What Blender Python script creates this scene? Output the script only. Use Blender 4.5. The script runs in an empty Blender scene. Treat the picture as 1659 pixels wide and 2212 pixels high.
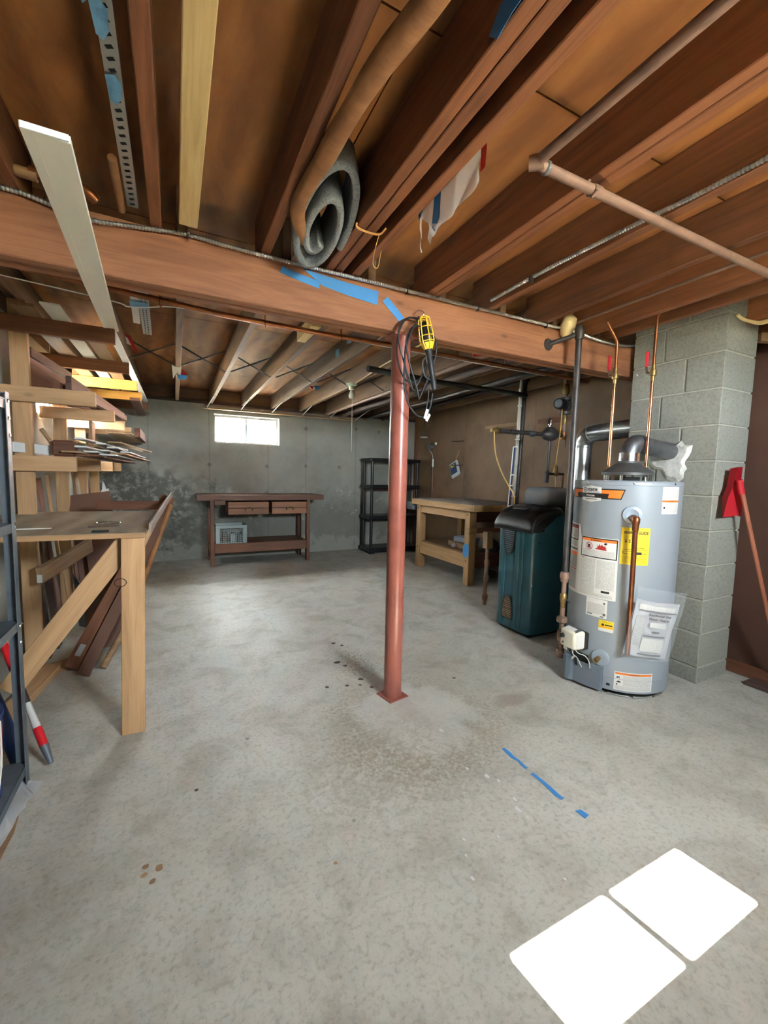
import bpy, bmesh, math, random
from mathutils import Vector, Matrix
random.seed(7)
S = bpy.context.scene
COL = S.collection
V = Vector
R = math.radians

# ------------------------------------------------------------------ camera
def make_camera():
    p, y, r, F = R(5.0), R(26.5), R(1.29), 906.0
    f = V((math.sin(y)*math.cos(p), math.cos(y)*math.cos(p), -math.sin(p)))
    rt = V((math.cos(y), -math.sin(y), 0)); up = rt.cross(f)
    r2 = rt*math.cos(r) + up*math.sin(r); u2 = up*math.cos(r) - rt*math.sin(r)
    cam = bpy.data.cameras.new('camera'); o = bpy.data.objects.new('camera', cam)
    m = Matrix((r2, u2, -f)).transposed().to_4x4(); m.translation = (0, 0, 1.19)
    o.matrix_world = m
    cam.sensor_fit = 'HORIZONTAL'; cam.sensor_width = 36; cam.lens = 36*F/1659
    cam.clip_start = 0.02
    COL.objects.link(o); S.camera = o
make_camera()

# ------------------------------------------------------------------ world, sun, window portals, exposure
S.view_settings.view_transform = 'Standard'; S.view_settings.look = 'None'
S.view_settings.gamma = 1; S.view_settings.use_curve_mapping = False
S.view_settings.exposure = 4.9
SKY = 9.0
SUN = 26.0
w = bpy.data.worlds.new('sky'); S.world = w; w.use_nodes = True
w.node_tree.nodes['Background'].inputs[0].default_value = (0.86, 0.95, 1.0, 1)
w.node_tree.nodes['Background'].inputs[1].default_value = SKY
sd = bpy.data.lights.new('sun', 'SUN'); sd.energy = SUN; sd.angle = R(0.53); sd.color = (1.0, 0.91, 0.74)
so = bpy.data.objects.new('sun', sd); COL.objects.link(so)
sun_dir = V((-0.14, 1.0, -1.13)).normalized()
so.rotation_euler = sun_dir.to_track_quat('-Z', 'Y').to_euler(); so.location = (2, -6, 7)
def portal(name, loc, direction, sx, sz):
    d = bpy.data.lights.new(name, 'AREA'); d.shape = 'RECTANGLE'; d.size = sx; d.size_y = sz
    d.cycles.is_portal = True
    o = bpy.data.objects.new(name, d); COL.objects.link(o); o.location = loc
    o.rotation_euler = V(direction).to_track_quat('-Z', 'Z').to_euler()
# window openings: (x or y range, z range)
WB = (0.485, 1.355, 1.585, 1.965)      # back wall, x0 x1 z0 z1
WL = (3.80, 4.70, 1.58, 2.00)          # left wall, y0 y1 z0 z1
WR1 = (0.95, 1.71, 1.585, 2.045)       # rear wall, behind the camera on the right
YB, YR, XL, XR, XP = 6.16, -0.90, -0.87, 3.68, 3.34
portal('back_window_portal', ((WB[0]+WB[1])/2, YB+.21, (WB[2]+WB[3])/2), (0, -1, 0), WB[1]-WB[0], WB[3]-WB[2])
portal('left_window_portal', (XL-.21, (WL[0]+WL[1])/2, (WL[2]+WL[3])/2), (1, 0, 0), WL[1]-WL[0], WL[3]-WL[2])
portal('rear_window_portal', ((WR1[0]+WR1[1])/2, YR-.21, (WR1[2]+WR1[3])/2), (0, 1, 0), WR1[1]-WR1[0], WR1[3]-WR1[2])
try:
    S.cycles.use_denoising = True
    S.cycles.diffuse_bounces = 7; S.cycles.max_bounces = 12
except Exception:
    pass

# ------------------------------------------------------------------ helpers: materials
def lin(c):
    if isinstance(c, str):
        c = [int(c[i:i+2], 16)/255 for i in (1, 3, 5)]
    return tuple((x/12.92 if x <= .04045 else ((x+.055)/1.055)**2.4) for x in c) + (1,)
MATS = {}
class NT:
    def __init__(s, name):
        s.m = bpy.data.materials.new(name); s.m.use_nodes = True
        s.t = s.m.node_tree; s.b = s.t.nodes['Principled BSDF']; MATS[name] = s.m
    def n(s, typ, **kw):
        x = s.t.nodes.new(typ)
        for k, v in kw.items():
            if k.startswith('i_'): x.inputs[int(k[2:])].default_value = v
            else: setattr(x, k, v)
        return x
    def l(s, a, b): s.t.links.new(a, b)
    def coord(s, scale=(1, 1, 1), kind='Object', jitter=True, rot=(0, 0, 0)):
        tc = s.n('ShaderNodeTexCoord'); mp = s.n('ShaderNodeMapping')
        mp.inputs['Scale'].default_value = scale; mp.inputs['Rotation'].default_value = rot
        s.l(tc.outputs[kind], mp.inputs['Vector'])
        if jitter:
            oi = s.n('ShaderNodeObjectInfo'); mu = s.n('ShaderNodeMath', operation='MULTIPLY'); mu.inputs[1].default_value = 37.0
            s.l(oi.outputs['Random'], mu.inputs[0])
            cb = s.n('ShaderNodeCombineXYZ'); s.l(mu.outputs[0], cb.inputs[0]); s.l(mu.outputs[0], cb.inputs[1]); s.l(mu.outputs[0], cb.inputs[2])
            s.l(cb.outputs[0], mp.inputs['Location'])
        return mp.outputs[0]
    def noise(s, vec, scale, detail=4, rough=.55, dist=0):
        x = s.n('ShaderNodeTexNoise'); x.inputs['Scale'].default_value = scale; x.inputs['Detail'].default_value = detail
        x.inputs['Roughness'].default_value = rough; x.inputs['Distortion'].default_value = dist
        s.l(vec, x.inputs['Vector']); return x.outputs['Fac']
    def ramp(s, fac, stops):
        x = s.n('ShaderNodeValToRGB'); e = x.color_ramp.elements
        while len(e) < len(stops): e.new(.5)
        for i, (p, c) in enumerate(stops): e[i].position = p; e[i].color = c if len(c) == 4 else lin(c)
        s.l(fac, x.inputs[0]); return x.outputs[0]
    def mix(s, fac, a, b, mode='MIX'):
        x = s.n('ShaderNodeMix', data_type='RGBA', blend_type=mode)
        if isinstance(fac, (int, float)): x.inputs[0].default_value = fac
        else: s.l(fac, x.inputs[0])
        for k, v in ((6, a), (7, b)):
            if isinstance(v, (tuple, list)): x.inputs[k].default_value = v
            else: s.l(v, x.inputs[k])
        return x.outputs[2]
    def math(s, op, a, b=None, c=None):
        x = s.n('ShaderNodeMath', operation=op)
        for i, v in enumerate((a, b, c)):
            if v is None: continue
            if isinstance(v, (int, float)): x.inputs[i].default_value = v
            else: s.l(v, x.inputs[i])
        return x.outputs[0]
    def mapr(s, v, a, b, c=0, d=1, smooth=True):
        x = s.n('ShaderNodeMapRange'); x.interpolation_type = 'SMOOTHSTEP' if smooth else 'LINEAR'
        for i, q in ((1, a), (2, b), (3, c), (4, d)): x.inputs[i].default_value = q
        s.l(v, x.inputs[0]); return x.outputs[0]
    def bump(s, h, strength=.2, dist=.01):
        x = s.n('ShaderNodeBump'); x.inputs['Strength'].default_value = strength; x.inputs['Distance'].default_value = dist
        s.l(h, x.inputs['Height']); s.l(x.outputs[0], s.b.inputs['Normal'])
    def set(s, color=None, rough=.6, metal=0, spec=None):
        if color is not None:
            if isinstance(color, (str, tuple, list)): s.b.inputs['Base Color'].default_value = lin(color) if isinstance(color, str) else color
            else: s.l(color, s.b.inputs['Base Color'])
        if isinstance(rough, (int, float)): s.b.inputs['Roughness'].default_value = rough
        else: s.l(rough, s.b.inputs['Roughness'])
        s.b.inputs['Metallic'].default_value = metal
        if spec is not None: s.b.inputs['Specular IOR Level'].default_value = spec
        return s.m

def wood(name, light, dark, grain=22, knots=True, rough=.7, vary=.25):
    """boards: local X is the length"""
    s = NT(name)
    v = s.coord((1.6, grain, grain))
    warp = s.noise(s.coord((.9, 5, 5)), 1.0, 2)
    n1 = s.noise(v, 1.0, 6, .6, 1.2)
    w_ = s.math('ADD', s.math('MULTIPLY', n1, .7), s.math('MULTIPLY', warp, .45))
    c = s.ramp(w_, [(.34, dark), (.5, tuple((a+b)/2 for a, b in zip(lin(light), lin(dark)))), (.68, light)])
    fine = s.noise(s.coord((6, 160, 160)), 1.0, 2)
    c = s.mix(s.mapr(fine, .45, .8, 0, .35), c, lin(dark))
    if knots:
        vo = s.n('ShaderNodeTexVoronoi', feature='DISTANCE_TO_EDGE'); vo = s.n('ShaderNodeTexVoronoi')
        vo.inputs['Scale'].default_value = 2.2
        s.l(s.coord((1, 2.2, 2.2)), vo.inputs['Vector'])
        k = s.mapr(vo.outputs['Distance'], .03, .10, .8, 0)
        c = s.mix(k, c, tuple(x*.45 for x in lin(dark)[:3]) + (1,))
    oi = s.n('ShaderNodeObjectInfo')
    hv = s.n('ShaderNodeHueSaturation'); s.l(c, hv.inputs['Color'])
    s.l(s.mapr(oi.outputs['Random'], 0, 1, 1-vary, 1+vary*.6, False), hv.inputs['Value'])
    s.bump(n1, .15, .004)
    return s.set(hv.outputs[0], rough)
wood('red_fir', '#8d5836', '#55301c', 20)
wood('girder_fir', '#9b6746', '#6b402a', 14, vary=.05)
wood('old_joist', '#7a5a40', '#4b3324', 20)
wood('pale_pine', '#dcc188', '#b8955c', 26, vary=.08)
wood('pine', '#c29a70', '#96714c', 20, vary=.12)
wood('window_lit_pine', '#e0a64d', '#c08130', 16, vary=.1)  # pine with the left window's light put into its colour
wood('brown_board', '#7d5038', '#532f20', 22)
wood('dark_board', '#57413a', '#35251f', 30, False)
wood('tan_board', '#a4825e', '#735437', 24)
wood('dark_stain', '#76492f', '#4b2a1b', 22, vary=.1, rough=.5)
wood('drawer_oak', '#94613c', '#6d4327', 24, False, vary=.05, rough=.5)
wood('bench_maple', '#b58d60', '#8a6640', 24, vary=.1)
wood('grey_top', '#8e8177', '#6b5d53', 18, False, vary=.05)
wood('peeled_wood', '#9a6b43', '#6d472c', 12, True, vary=.05, rough=.55)

def plywood(name, light, dark):
    s = NT(name)
    v = s.coord((7, 2.0, 2.0)); n1 = s.noise(v, 1.0, 5, .6, 1.8)
    wv = s.n('ShaderNodeTexWave', wave_type='BANDS', bands_direction='X'); wv.inputs['Scale'].default_value = 2.2
    wv.inputs['Distortion'].default_value = 9; wv.inputs['Detail'].default_value = 3; wv.inputs['Detail Scale'].default_value = .8
    s.l(s.coord((1, .35, 1)), wv.inputs['Vector'])
    f = s.math('ADD', s.math('MULTIPLY', n1, .75), s.math('MULTIPLY', wv.outputs['Fac'], .22))
    c = s.ramp(f, [(.3, dark), (.72, light)])
    b = s.noise(s.coord((.7, .7, .7)), 1.5, 3)
    c = s.mix(s.mapr(b, .35, .75, 0, .45), c, lin(dark))
    return s.set(c, .75)
plywood('sheathing', '#ac7139', '#7a4a22')
plywood('bench_ply', '#a8977f', '#7c6b57')

def concrete_floor():
    s = NT('concrete_floor')
    v = s.coord((1, 1, 1), jitter=False)
    big = s.noise(v, .8, 4, .6); mid = s.noise(v, 4.5, 6, .65, .6); fine = s.noise(v, 60, 5, .7)
    c = s.ramp(big, [(.3, '#a8a59b'), (.52, '#bbb9b1'), (.75, '#c2c1bb')])
    c = s.mix(s.mapr(mid, .42, .72, 0, .55), c, lin('#8e867a'))
    c = s.mix(s.mapr(fine, .47, .72, 0, .55), c, lin('#81786b'))
    mott = s.noise(v, 28, 6, .75, .8)
    c = s.mix(s.mapr(mott, .50, .68, 0, .4), c, lin('#8c8474'))
    # darker worn zone towards the back of the room, patched ring at the column, old brown stains
    def spot(x, y, r0, r1, wob=.12, sy=1.0):
        tc = s.n('ShaderNodeVectorMath', operation='SUBTRACT'); s.l(v, tc.inputs[0]); tc.inputs[1].default_value = (x, y, 0)
        sc = s.n('ShaderNodeVectorMath', operation='MULTIPLY'); s.l(tc.outputs[0], sc.inputs[0]); sc.inputs[1].default_value = (1, sy, 0)
        ln = s.n('ShaderNodeVectorMath', operation='LENGTH'); s.l(sc.outputs[0], ln.inputs[0])
        d = s.math('ADD', ln.outputs['Value'], s.math('MULTIPLY', s.math('SUBTRACT', mid, .5), wob*4))
        return s.mapr(d, r0, r1, 1, 0)
    c = s.mix(s.math('MULTIPLY', spot(1.06, 1.72, .20, .34, .10), .35), c, lin('#c6c4c0'))
    ring = s.math('MULTIPLY', spot(1.02, 1.66, .36, .50, .14), s.mapr(fine, .35, .6))
    ring = s.math('MULTIPLY', ring, s.math('SUBTRACT', 1.0, spot(1.06, 1.72, .26, .36, .10)))
    c = s.mix(s.math('MULTIPLY', ring, .55), c, lin('#877c69'))
    c = s.mix(s.math('MULTIPLY', spot(1.62, 1.62, .05, .15, .10, 1.8), .6), c, lin('#7f756b'))
    c = s.mix(s.math('MULTIPLY', spot(1.0, 2.35, .05, .18, .14, .8), s.mapr(fine, .50, .56, 0, .75)), c, lin('#5e574d'))
    vo = s.n('ShaderNodeTexVoronoi'); vo.inputs['Scale'].default_value = 5.0; s.l(v, vo.inputs['Vector'])
    sp = s.math('MULTIPLY', s.mapr(vo.outputs['Distance'], .02, .06, 1, 0), s.mapr(big, .45, .6))
    c = s.mix(s.math('MULTIPLY', sp, .7), c, lin('#5d5850'))
    scr = s.noise(s.coord((3, 26, 1), jitter=False, rot=(0, 0, .6)), 1.0, 4, .7, .5)
    c = s.mix(s.mapr(scr, .66, .74, 0, .35), c, lin('#cac8c2'))
    c = s.mix(s.math('MULTIPLY', spot(.80, 1.45, .10, .55, .16, 1.2), s.mapr(mott, .42, .56, 0, .4)), c, lin('#857a66'))
    s.bump(fine, .12, .004)
    s.set(c, s.mapr(mid, .3, .7, .5, .72))
concrete_floor()

def concrete_wall(name, stained):
    s = NT(name)
    v = s.coord((1, 1, 1), jitter=False)
    big = s.noise(v, 1.1, 4, .6); mid = s.noise(v, 5, 6, .7, .5); fine = s.noise(v, 45, 4, .7)
    c = s.ramp(big, [(.3, '#8d8b83'), (.55, '#a09e95'), (.75, '#a9a79e')])
    c = s.mix(s.mapr(mid, .45, .75, 0, .35), c, lin('#7d7a71'))
    c = s.mix(s.mapr(fine, .55, .8, 0, .25), c, lin('#6e6b63'))
    if stained:
        sx = s.n('ShaderNodeSeparateXYZ'); s.l(v, sx.inputs[0])
        x, z = sx.outputs[0], sx.outputs[2]
        zz = s.math('ADD', z, s.math('MULTIPLY', s.math('SUBTRACT', mid, .5), 1.1))
        damp = s.mapr(zz, .55, 1.0, 1, 0)                       # rising damp, darker at the foot of the wall
        c = s.mix(s.math('MULTIPLY', damp, .55), c, lin('#5a5950'))
        xl = s.math('ADD', x, s.math('MULTIPLY', s.math('SUBTRACT', mid, .5), 1.2))
        zl = s.math('ADD', z, s.math('MULTIPLY', s.math('SUBTRACT', big, .5), 1.4))
        left = s.math('MULTIPLY', s.mapr(xl, .05, .55, 1, 0), s.mapr(zl, 1.05, 1.35, 1, 0))
        mold = s.math('MULTIPLY', left, s.mapr(s.noise(v, 11, 6, .75), .38, .52))
        c = s.mix(s.math('MULTIPLY', mold, .75), c, lin('#4b4943'))
        eff = s.math('MULTIPLY', s.mapr(s.noise(v, 7, 7, .8, .4), .56, .63), s.math('MULTIPLY', s.mapr(z, .35, .6), s.mapr(z, .9, 1.05, 1, 0)))
        c = s.mix(s.math('MULTIPLY', eff, .6), c, lin('#c3c3bd'))
        base = s.mapr(zz, .12, .30, 1, 0)
        c = s.mix(s.math('MULTIPLY', base, .5), c, lin('#a5a39b'))
        # form joints and tie holes
        for jx in (-.30, .42, 1.20, 1.75, 2.55):
            ln = s.math('ABSOLUTE', s.math('SUBTRACT', s.math('ADD', x, s.math('MULTIPLY', big, .02)), jx+.01))
            c = s.mix(s.math('MULTIPLY', s.mapr(ln, .0, .012, 1, 0), .35), c, lin('#4e4c46'))
        for (hx, hz) in ((-.30, 1.28), (.42, 1.28), (1.18, 1.28), (1.75, 1.3), (2.28, 1.3), (-.3, 1.9), (1.75, 1.85), (2.55, 1.9), (2.95, 1.88), (1.18, .9)):
            dx = s.math('SUBTRACT', x, hx); dz = s.math('SUBTRACT', z, hz)
            d2 = s.math('ADD', s.math('MULTIPLY', dx, dx), s.math('MULTIPLY', dz, dz))
            c = s.mix(s.math('MULTIPLY', s.mapr(d2, .0002, .0012, 1, 0), .5), c, lin('#4a4842'))
    s.bump(fine, .25, .006)
    s.set(c, .85)
concrete_wall('concrete_wall', False)
concrete_wall('stained_concrete_wall', True)

def simple(name, color, rough=.6, metal=0, nscale=None, namt=.2, dark=None, bump=0, spec=None):
    s = NT(name)
    c = lin(color)
    if nscale:
        v = s.coord((1, 1, 1)); f = s.noise(v, nscale, 5, .65)
        c2 = lin(dark) if dark else tuple(x*.55 for x in c[:3]) + (1,)
        cc = s.mix(s.mapr(f, .4, .75, 0, namt*2), c, c2)
        if bump: s.bump(f, bump, .004)
        return s.set(cc, rough, metal, spec)
    return s.set(c, rough, metal, spec)
simple('block', '#8c8b82', .9, 0, 70, .3, '#66645c', .5)
simple('mortar', '#a8a396', .95, 0, 40, .2, '#858176', .4)
simple('parging', '#d3d0c8', .95, 0, 14, .45, '#8d897e', 1.0)
simple('wall_panel', '#7f6248', .7, 0, 2.2, .30, '#5f4734')
simple('near_panel', '#583b2e', .75, 0, 1.6, .2, '#472d21')
simple('column_red', '#935548', .32, 0, 7, .3, '#70392e', .1)
simple('heater_grey', '#878d94', .38, 0, None)
simple('heater_lightgrey', '#929da8', .35)
simple('dark_gap', '#15140f', .9)
simple('galvanized', '#c3c7c8', .28, .95, 6, .25, '#8f9496')
simple('dull_galvanized', '#85868a', .45, .9, 9, .35, '#55565a')
simple('foil', '#c9cacb', .22, 1, 30, .3, '#77797c', .8)
simple('cast_hood', '#6d6c6a', .5, .7, 20, .2)
simple('bright_copper', '#e08a5c', .25, 1, 12, .1)
simple('aged_copper', '#99603c', .42, .85, 9, .3, '#633b24')
simple('dull_pipe', '#86695a', .6, .25, 9, .3, '#5f4a3e')
simple('black_iron', '#4b4644', .5, .6, 15, .3, '#322e2c')
simple('brass', '#94794c', .45, .85, 15, .35, '#54432a')
simple('chrome', '#d5d7d8', .2, 1)
simple('steel_grey', '#6f7780', .5, .4, 12, .3, '#4d5359')
simple('teal_paint', '#28535f', .3, 0, None)
simple('black_plastic', '#1c1c1d', .35, 0, 8, .15, '#2a2a2b')
simple('black_rubber', '#1a1919', .55)
simple('grey_plastic', '#77787b', .25)
simple('cage_yellow', '#f2bf2f', .4)
simple('label_white', '#cfcdc9', .5)
simple('paper_white', '#d2d1d6', .4)
simple('label_orange', '#e5762a', .5)
simple('label_black', '#1b1816', .5)
simple('label_red', '#a62a28', .5)
simple('label_yellow', '#dfbf1c', .5)
simple('print_grey', '#5c5b5a', .6)
simple('logo_blue', '#4a5a6e', .5)
simple('painters_tape', '#3f86c8', .65, 0, 14, .12, '#2f6cab')
simple('tape_worn', '#6a9cc0', .7, 0, 18, .3, '#2f5b8a')
simple('carpet_grey', '#7d8184', .95, 0, 150, .4, '#505356', .9)
simple('white_trim', '#d3cfc2', .55, 0, 3, .06)
simple('white_edge', '#eef1f2', .6)
simple('white_scrap', '#cfd0cf', .6, 0, 5, .1)
simple('hardboard', '#6d4c3d', .6, 0, 3, .2, '#543528')
simple('cable_pale', '#d9c08a', .5)
simple('wire_tan', '#c29a52', .5)
simple('white_plastic', '#dcdad2', .45)
simple('ivory_box', '#d9d3c2', .45)
simple('bulb_glass', '#e3e0cf', .15)
simple('porcelain', '#b9c0a5', .3)
simple('red_plastic', '#b3202c', .35)
simple('red_paint', '#d0242e', .3)
simple('handle_copper', '#a4654c', .4, .1, 6, .2)
simple('navy_paint', '#22386b', .45)
simple('can_red', '#9d2a2d', .4)
simple('crate_grey', '#9ba6a6', .55)
simple('straw', '#cf9a5c', .8)
simple('cloth_white', '#d5d0c6', .9)
simple('shelf_liner', '#bfc1c4', .6, 0, 6, .1)
simple('pvc_pale', '#b7b2a6', .5, 0, 8, .2)
simple('dark_shoe', '#2b2826', .6)
simple('blue_grey_box', '#a3acbe', .6)
simple('earth', '#8a8670', .95, 0, 1.5, .3)
simple('screen_grey', '#b4bcc6', .9, 0, 2, .1)  # cool grey for the added sky-blocking wall and boards
simple('old_copper', '#8a5638', .38, .9, 10, .3, '#54311f')
simple('brick_red', '#b08070', .9, 0, 3, .2)
simple('silver_slot', '#a7a5a0', .45, .5)
s = NT('window_glass')
_tr = s.n('ShaderNodeBsdfTransparent'); _gl = s.n('ShaderNodeBsdfGlossy'); _gl.inputs['Roughness'].default_value = .02
_mx = s.n('ShaderNodeMixShader'); _mx.inputs[0].default_value = .06; _tr.inputs[0].default_value = (.97, .98, .98, 1)
s.l(_tr.outputs[0], _mx.inputs[1]); s.l(_gl.outputs[0], _mx.inputs[2]); s.l(_mx.outputs[0], s.t.nodes['Material Output'].inputs['Surface'])
s = NT('clear_plastic')
_df = s.n('ShaderNodeBsdfDiffuse'); _df.inputs[0].default_value = (.85, .83, .86, 1)
_tl = s.n('ShaderNodeBsdfTranslucent'); _tl.inputs[0].default_value = (.92, .9, .93, 1)
_tr = s.n('ShaderNodeBsdfTransparent'); _m1 = s.n('ShaderNodeMixShader'); _m2 = s.n('ShaderNodeMixShader'); _m1.inputs[0].default_value = .6; _m2.inputs[0].default_value = .25
s.l(_df.outputs[0], _m1.inputs[1]); s.l(_tl.outputs[0], _m1.inputs[2]); s.l(_m1.outputs[0], _m2.inputs[1]); s.l(_tr.outputs[0], _m2.inputs[2])
s.l(_m2.outputs[0], s.t.nodes['Material Output'].inputs['Surface'])
s = NT('plastic_bag'); s.set('#dfe3e8', .12); s.b.inputs['Alpha'].default_value = .13
def fine_print(name, paper, ink, lines=70):
    s = NT(name)
    tc = s.n('ShaderNodeTexCoord'); sp = s.n('ShaderNodeSeparateXYZ'); s.l(tc.outputs['UV'], sp.inputs[0])
    row = s.math('MULTIPLY', sp.outputs[1], lines)
    fr = s.math('FRACT', row); band = s.math('MULTIPLY', s.math('GREATER_THAN', fr, .3), s.math('LESS_THAN', fr, .82))
    cb = s.n('ShaderNodeCombineXYZ'); s.l(s.math('MULTIPLY', sp.outputs[0], 60.0), cb.inputs[0]); s.l(s.math('MULTIPLY', s.math('FLOOR', row), 7.3), cb.inputs[1])
    nz = s.n('ShaderNodeTexNoise'); nz.inputs['Scale'].default_value = 1.0; nz.inputs['Detail'].default_value = 2; s.l(cb.outputs[0], nz.inputs['Vector'])
    f = s.math('MULTIPLY', band, s.mapr(nz.outputs['Fac'], .40, .52))
    s.set(s.mix(s.math('MULTIPLY', f, .6), lin(paper), lin(ink)), .55)
fine_print('fine_print', '#cfcdc9', '#454342', 34)
fine_print('fine_print_grey', '#aeadac', '#6a6968', 20)
fine_print('yellow_print', '#dfbf1c', '#4c430d', 9)
s = NT('print_rows'); s.set('#e4e3df', .5)

# ------------------------------------------------------------------ helpers: geometry
def mw(o):
    m = o.matrix_basis.copy()
    if o.parent: m = mw(o.parent) @ o.matrix_parent_inverse @ m
    return m
def link(o, parent=None):
    COL.objects.link(o)
    if parent is not None:
        o.parent = parent; o.matrix_parent_inverse = mw(parent).inverted()
    return o
def tag(o, label=None, cat=None, group=None, kind=None):
    for k, v in (('label', label), ('category', cat), ('group', group), ('kind', kind)):
        if v: o[k] = v
    return o
def thing(name, loc, label=None, cat=None, group=None, kind=None):
    o = bpy.data.objects.new(name, None); o.empty_display_size = .05
    o.matrix_basis = Matrix.Translation(V(loc)); COL.objects.link(o)
    return tag(o, label, cat, group, kind)
def obj(name, bm, mat, parent=None, M=None, smooth=False):
    """bm in local coordinates of matrix M (world); without M the mesh is in world coordinates and gets its origin at its centre"""
    if M is None:
        bb = [v.co for v in bm.verts]
        c = V([(min(p[i] for p in bb) + max(p[i] for p in bb))/2 for i in range(3)])
        bmesh.ops.translate(bm, verts=bm.verts, vec=-c); M = Matrix.Translation(c)
    me = bpy.data.meshes.new(name)
    if smooth is True:
        for f in bm.faces: f.smooth = True
    bm.normal_update(); bm.to_mesh(me); bm.free()
    if smooth == 'auto':
        for p in me.polygons: p.use_smooth = True
        try: me.set_sharp_from_angle(angle=R(35))
        except Exception: pass
    for m in (mat if isinstance(mat, (list, tuple)) else [mat]): me.materials.append(MATS[m])
    o = bpy.data.objects.new(name, me); o.matrix_basis = M
    return link(o, parent)
def bm_box(sx, sy, sz, bev=.002, bm=None, c=(0, 0, 0), seg=1):
    b = bmesh.new()
    bmesh.ops.create_cube(b, size=1)
    for v in b.verts: v.co = V((v.co.x*sx, v.co.y*sy, v.co.z*sz)) + V(c)
    if bev: bmesh.ops.bevel(b, geom=b.edges[:], offset=min(bev, sx/3, sy/3, sz/3), segments=seg, affect='EDGES', profile=.5)
    if bm is None: return b
    merge(bm, b); return bm
def merge(dst, src, mi=None):
    me = bpy.data.meshes.new('tmp'); src.to_mesh(me); src.free()
    n = len(dst.faces); dst.from_mesh(me); bpy.data.meshes.remove(me)
    if mi is not None:
        dst.faces.ensure_lookup_table()
        for f in dst.faces[n:]: f.material_index = mi
def box(name, lo, hi, mat, parent=None, bev=.002, longest=True):
    """axis-aligned box; local X is turned to the longest side so that grain follows it"""
    lo, hi = V(lo), V(hi); d = hi - lo; c = (lo+hi)/2
    ax = max(range(3), key=lambda i: abs(d[i])) if longest else 0
    rot = {0: Matrix.Identity(3), 1: Matrix(((0, -1, 0), (1, 0, 0), (0, 0, 1))), 2: Matrix(((0, 0, -1), (0, 1, 0), (1, 0, 0)))}[ax]
    l = rot.transposed() @ d
    M = Matrix.Translation(c) @ rot.to_4x4()
    return obj(name, bm_box(abs(l.x), abs(l.y), abs(l.z), bev), mat, parent, M)
def frame_of(a, b, up=(0, 0, 1)):
    x = (V(b)-V(a)).normalized(); u = V(up)
    if abs(x.dot(u)) > .98: u = V((0, 1, 0))
    y = u.cross(x).normalized(); z = x.cross(y)
    M = Matrix((x, y, z)).transposed().to_4x4(); M.translation = (V(a)+V(b))/2
    return M, (V(b)-V(a)).length
def board(name, a, b, w_, t, mat, parent=None, up=(0, 0, 1), bev=.0025):
    """from a to b along the centre line; w_ across, t along `up`"""
    M, L = frame_of(a, b, up)
    return obj(name, bm_box(L, w_, t, bev), mat, parent, M)
def resample(pts, n):
    pts = [V(p) for p in pts]
    P = [2*pts[0]-pts[1]] + pts + [2*pts[-1]-pts[-2]]
    out = []
    for i in range(1, len(P)-2):
        for k in range(n):
            t = k/n; p0, p1, p2, p3 = P[i-1:i+3]
            out.append(.5*((2*p1) + (p2-p0)*t + (2*p0-5*p1+4*p2-p3)*t*t + (3*p1-p0-3*p2+p3)*t**3))
    return out + [pts[-1]]
def bm_tube(pts, r, seg=10, bm=None, caps=True):
    b = bm or bmesh.new(); pts = [V(p) for p in pts]; n = len(pts)
    rr = r if isinstance(r, (list, tuple)) else [r]*n
    T = [(pts[min(i+1, n-1)]-pts[max(i-1, 0)]).normalized() for i in range(n)]
    u = T[0].orthogonal().normalized(); rings = []
    for i in range(n):
        u = (u - T[i]*u.dot(T[i])).normalized(); v = T[i].cross(u)
        rings.append([b.verts.new(pts[i] + (u*math.cos(2*math.pi*k/seg) + v*math.sin(2*math.pi*k/seg))*rr[i]) for k in range(seg)])
    for i in range(n-1):
        for k in range(seg):
            b.faces.new((rings[i][k], rings[i][(k+1) % seg], rings[i+1][(k+1) % seg], rings[i+1][k]))
    if caps:
        b.faces.new(rings[0][::-1]); b.faces.new(rings[-1])
    return b
def tube(name, pts, r, mat, parent=None, seg=10, smooth_path=0):
    if smooth_path: pts = resample(pts, smooth_path)
    return obj(name, bm_tube(pts, r, seg), mat, parent, smooth='auto')
def flex(name, pts, r, mat, parent=None, pitch=.011):
    """armoured cable: ribbed tube"""
    P = resample(pts, 14); out = []; acc = 0
    L = [0]
    for a, b in zip(P, P[1:]): L.append(L[-1]+(b-a).length)
    n = int(L[-1]/pitch*3); j = 0; rr = []
    for i in range(n+1):
        d = L[-1]*i/n
        while j < len(L)-2 and L[j+1] < d: j += 1
        t = (d-L[j])/max(1e-9, L[j+1]-L[j]); out.append(P[j].lerp(P[j+1], t)); rr.append(r*(1.0 if i % 3 else .72))
    return obj(name, bm_tube(out, rr, 8), mat, parent)
def bm_lathe(prof, seg=24, bm=None, M=None):
    b = bmesh.new(); rings = []
    for (r, z) in prof:
        if r < 1e-6: rings.append([b.verts.new((0, 0, z))])
        else: rings.append([b.verts.new((r*math.cos(2*math.pi*k/seg), r*math.sin(2*math.pi*k/seg), z)) for k in range(seg)])
    for A, B in zip(rings, rings[1:]):
        for k in range(seg):
            a0, a1 = A[k % len(A)], A[(k+1) % len(A)]; b0, b1 = B[k % len(B)], B[(k+1) % len(B)]
            vs = []
            for q in (a0, a1, b1, b0):
                if q not in vs: vs.append(q)
            if len(vs) >= 3: b.faces.new(vs)
    if M is not None: bmesh.ops.transform(b, matrix=M, verts=b.verts)
    if bm is None: return b
    merge(bm, b); return bm
def axis_M(loc, d=(0, 0, 1)):
    q = V(d).to_track_quat('Z', 'Y'); return Matrix.Translation(V(loc)) @ q.to_matrix().to_4x4()
def lathe(name, prof, loc, mat, parent=None, d=(0, 0, 1), seg=24):
    return obj(name, bm_lathe(prof, seg), mat, parent, axis_M(loc, d), smooth='auto')
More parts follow.
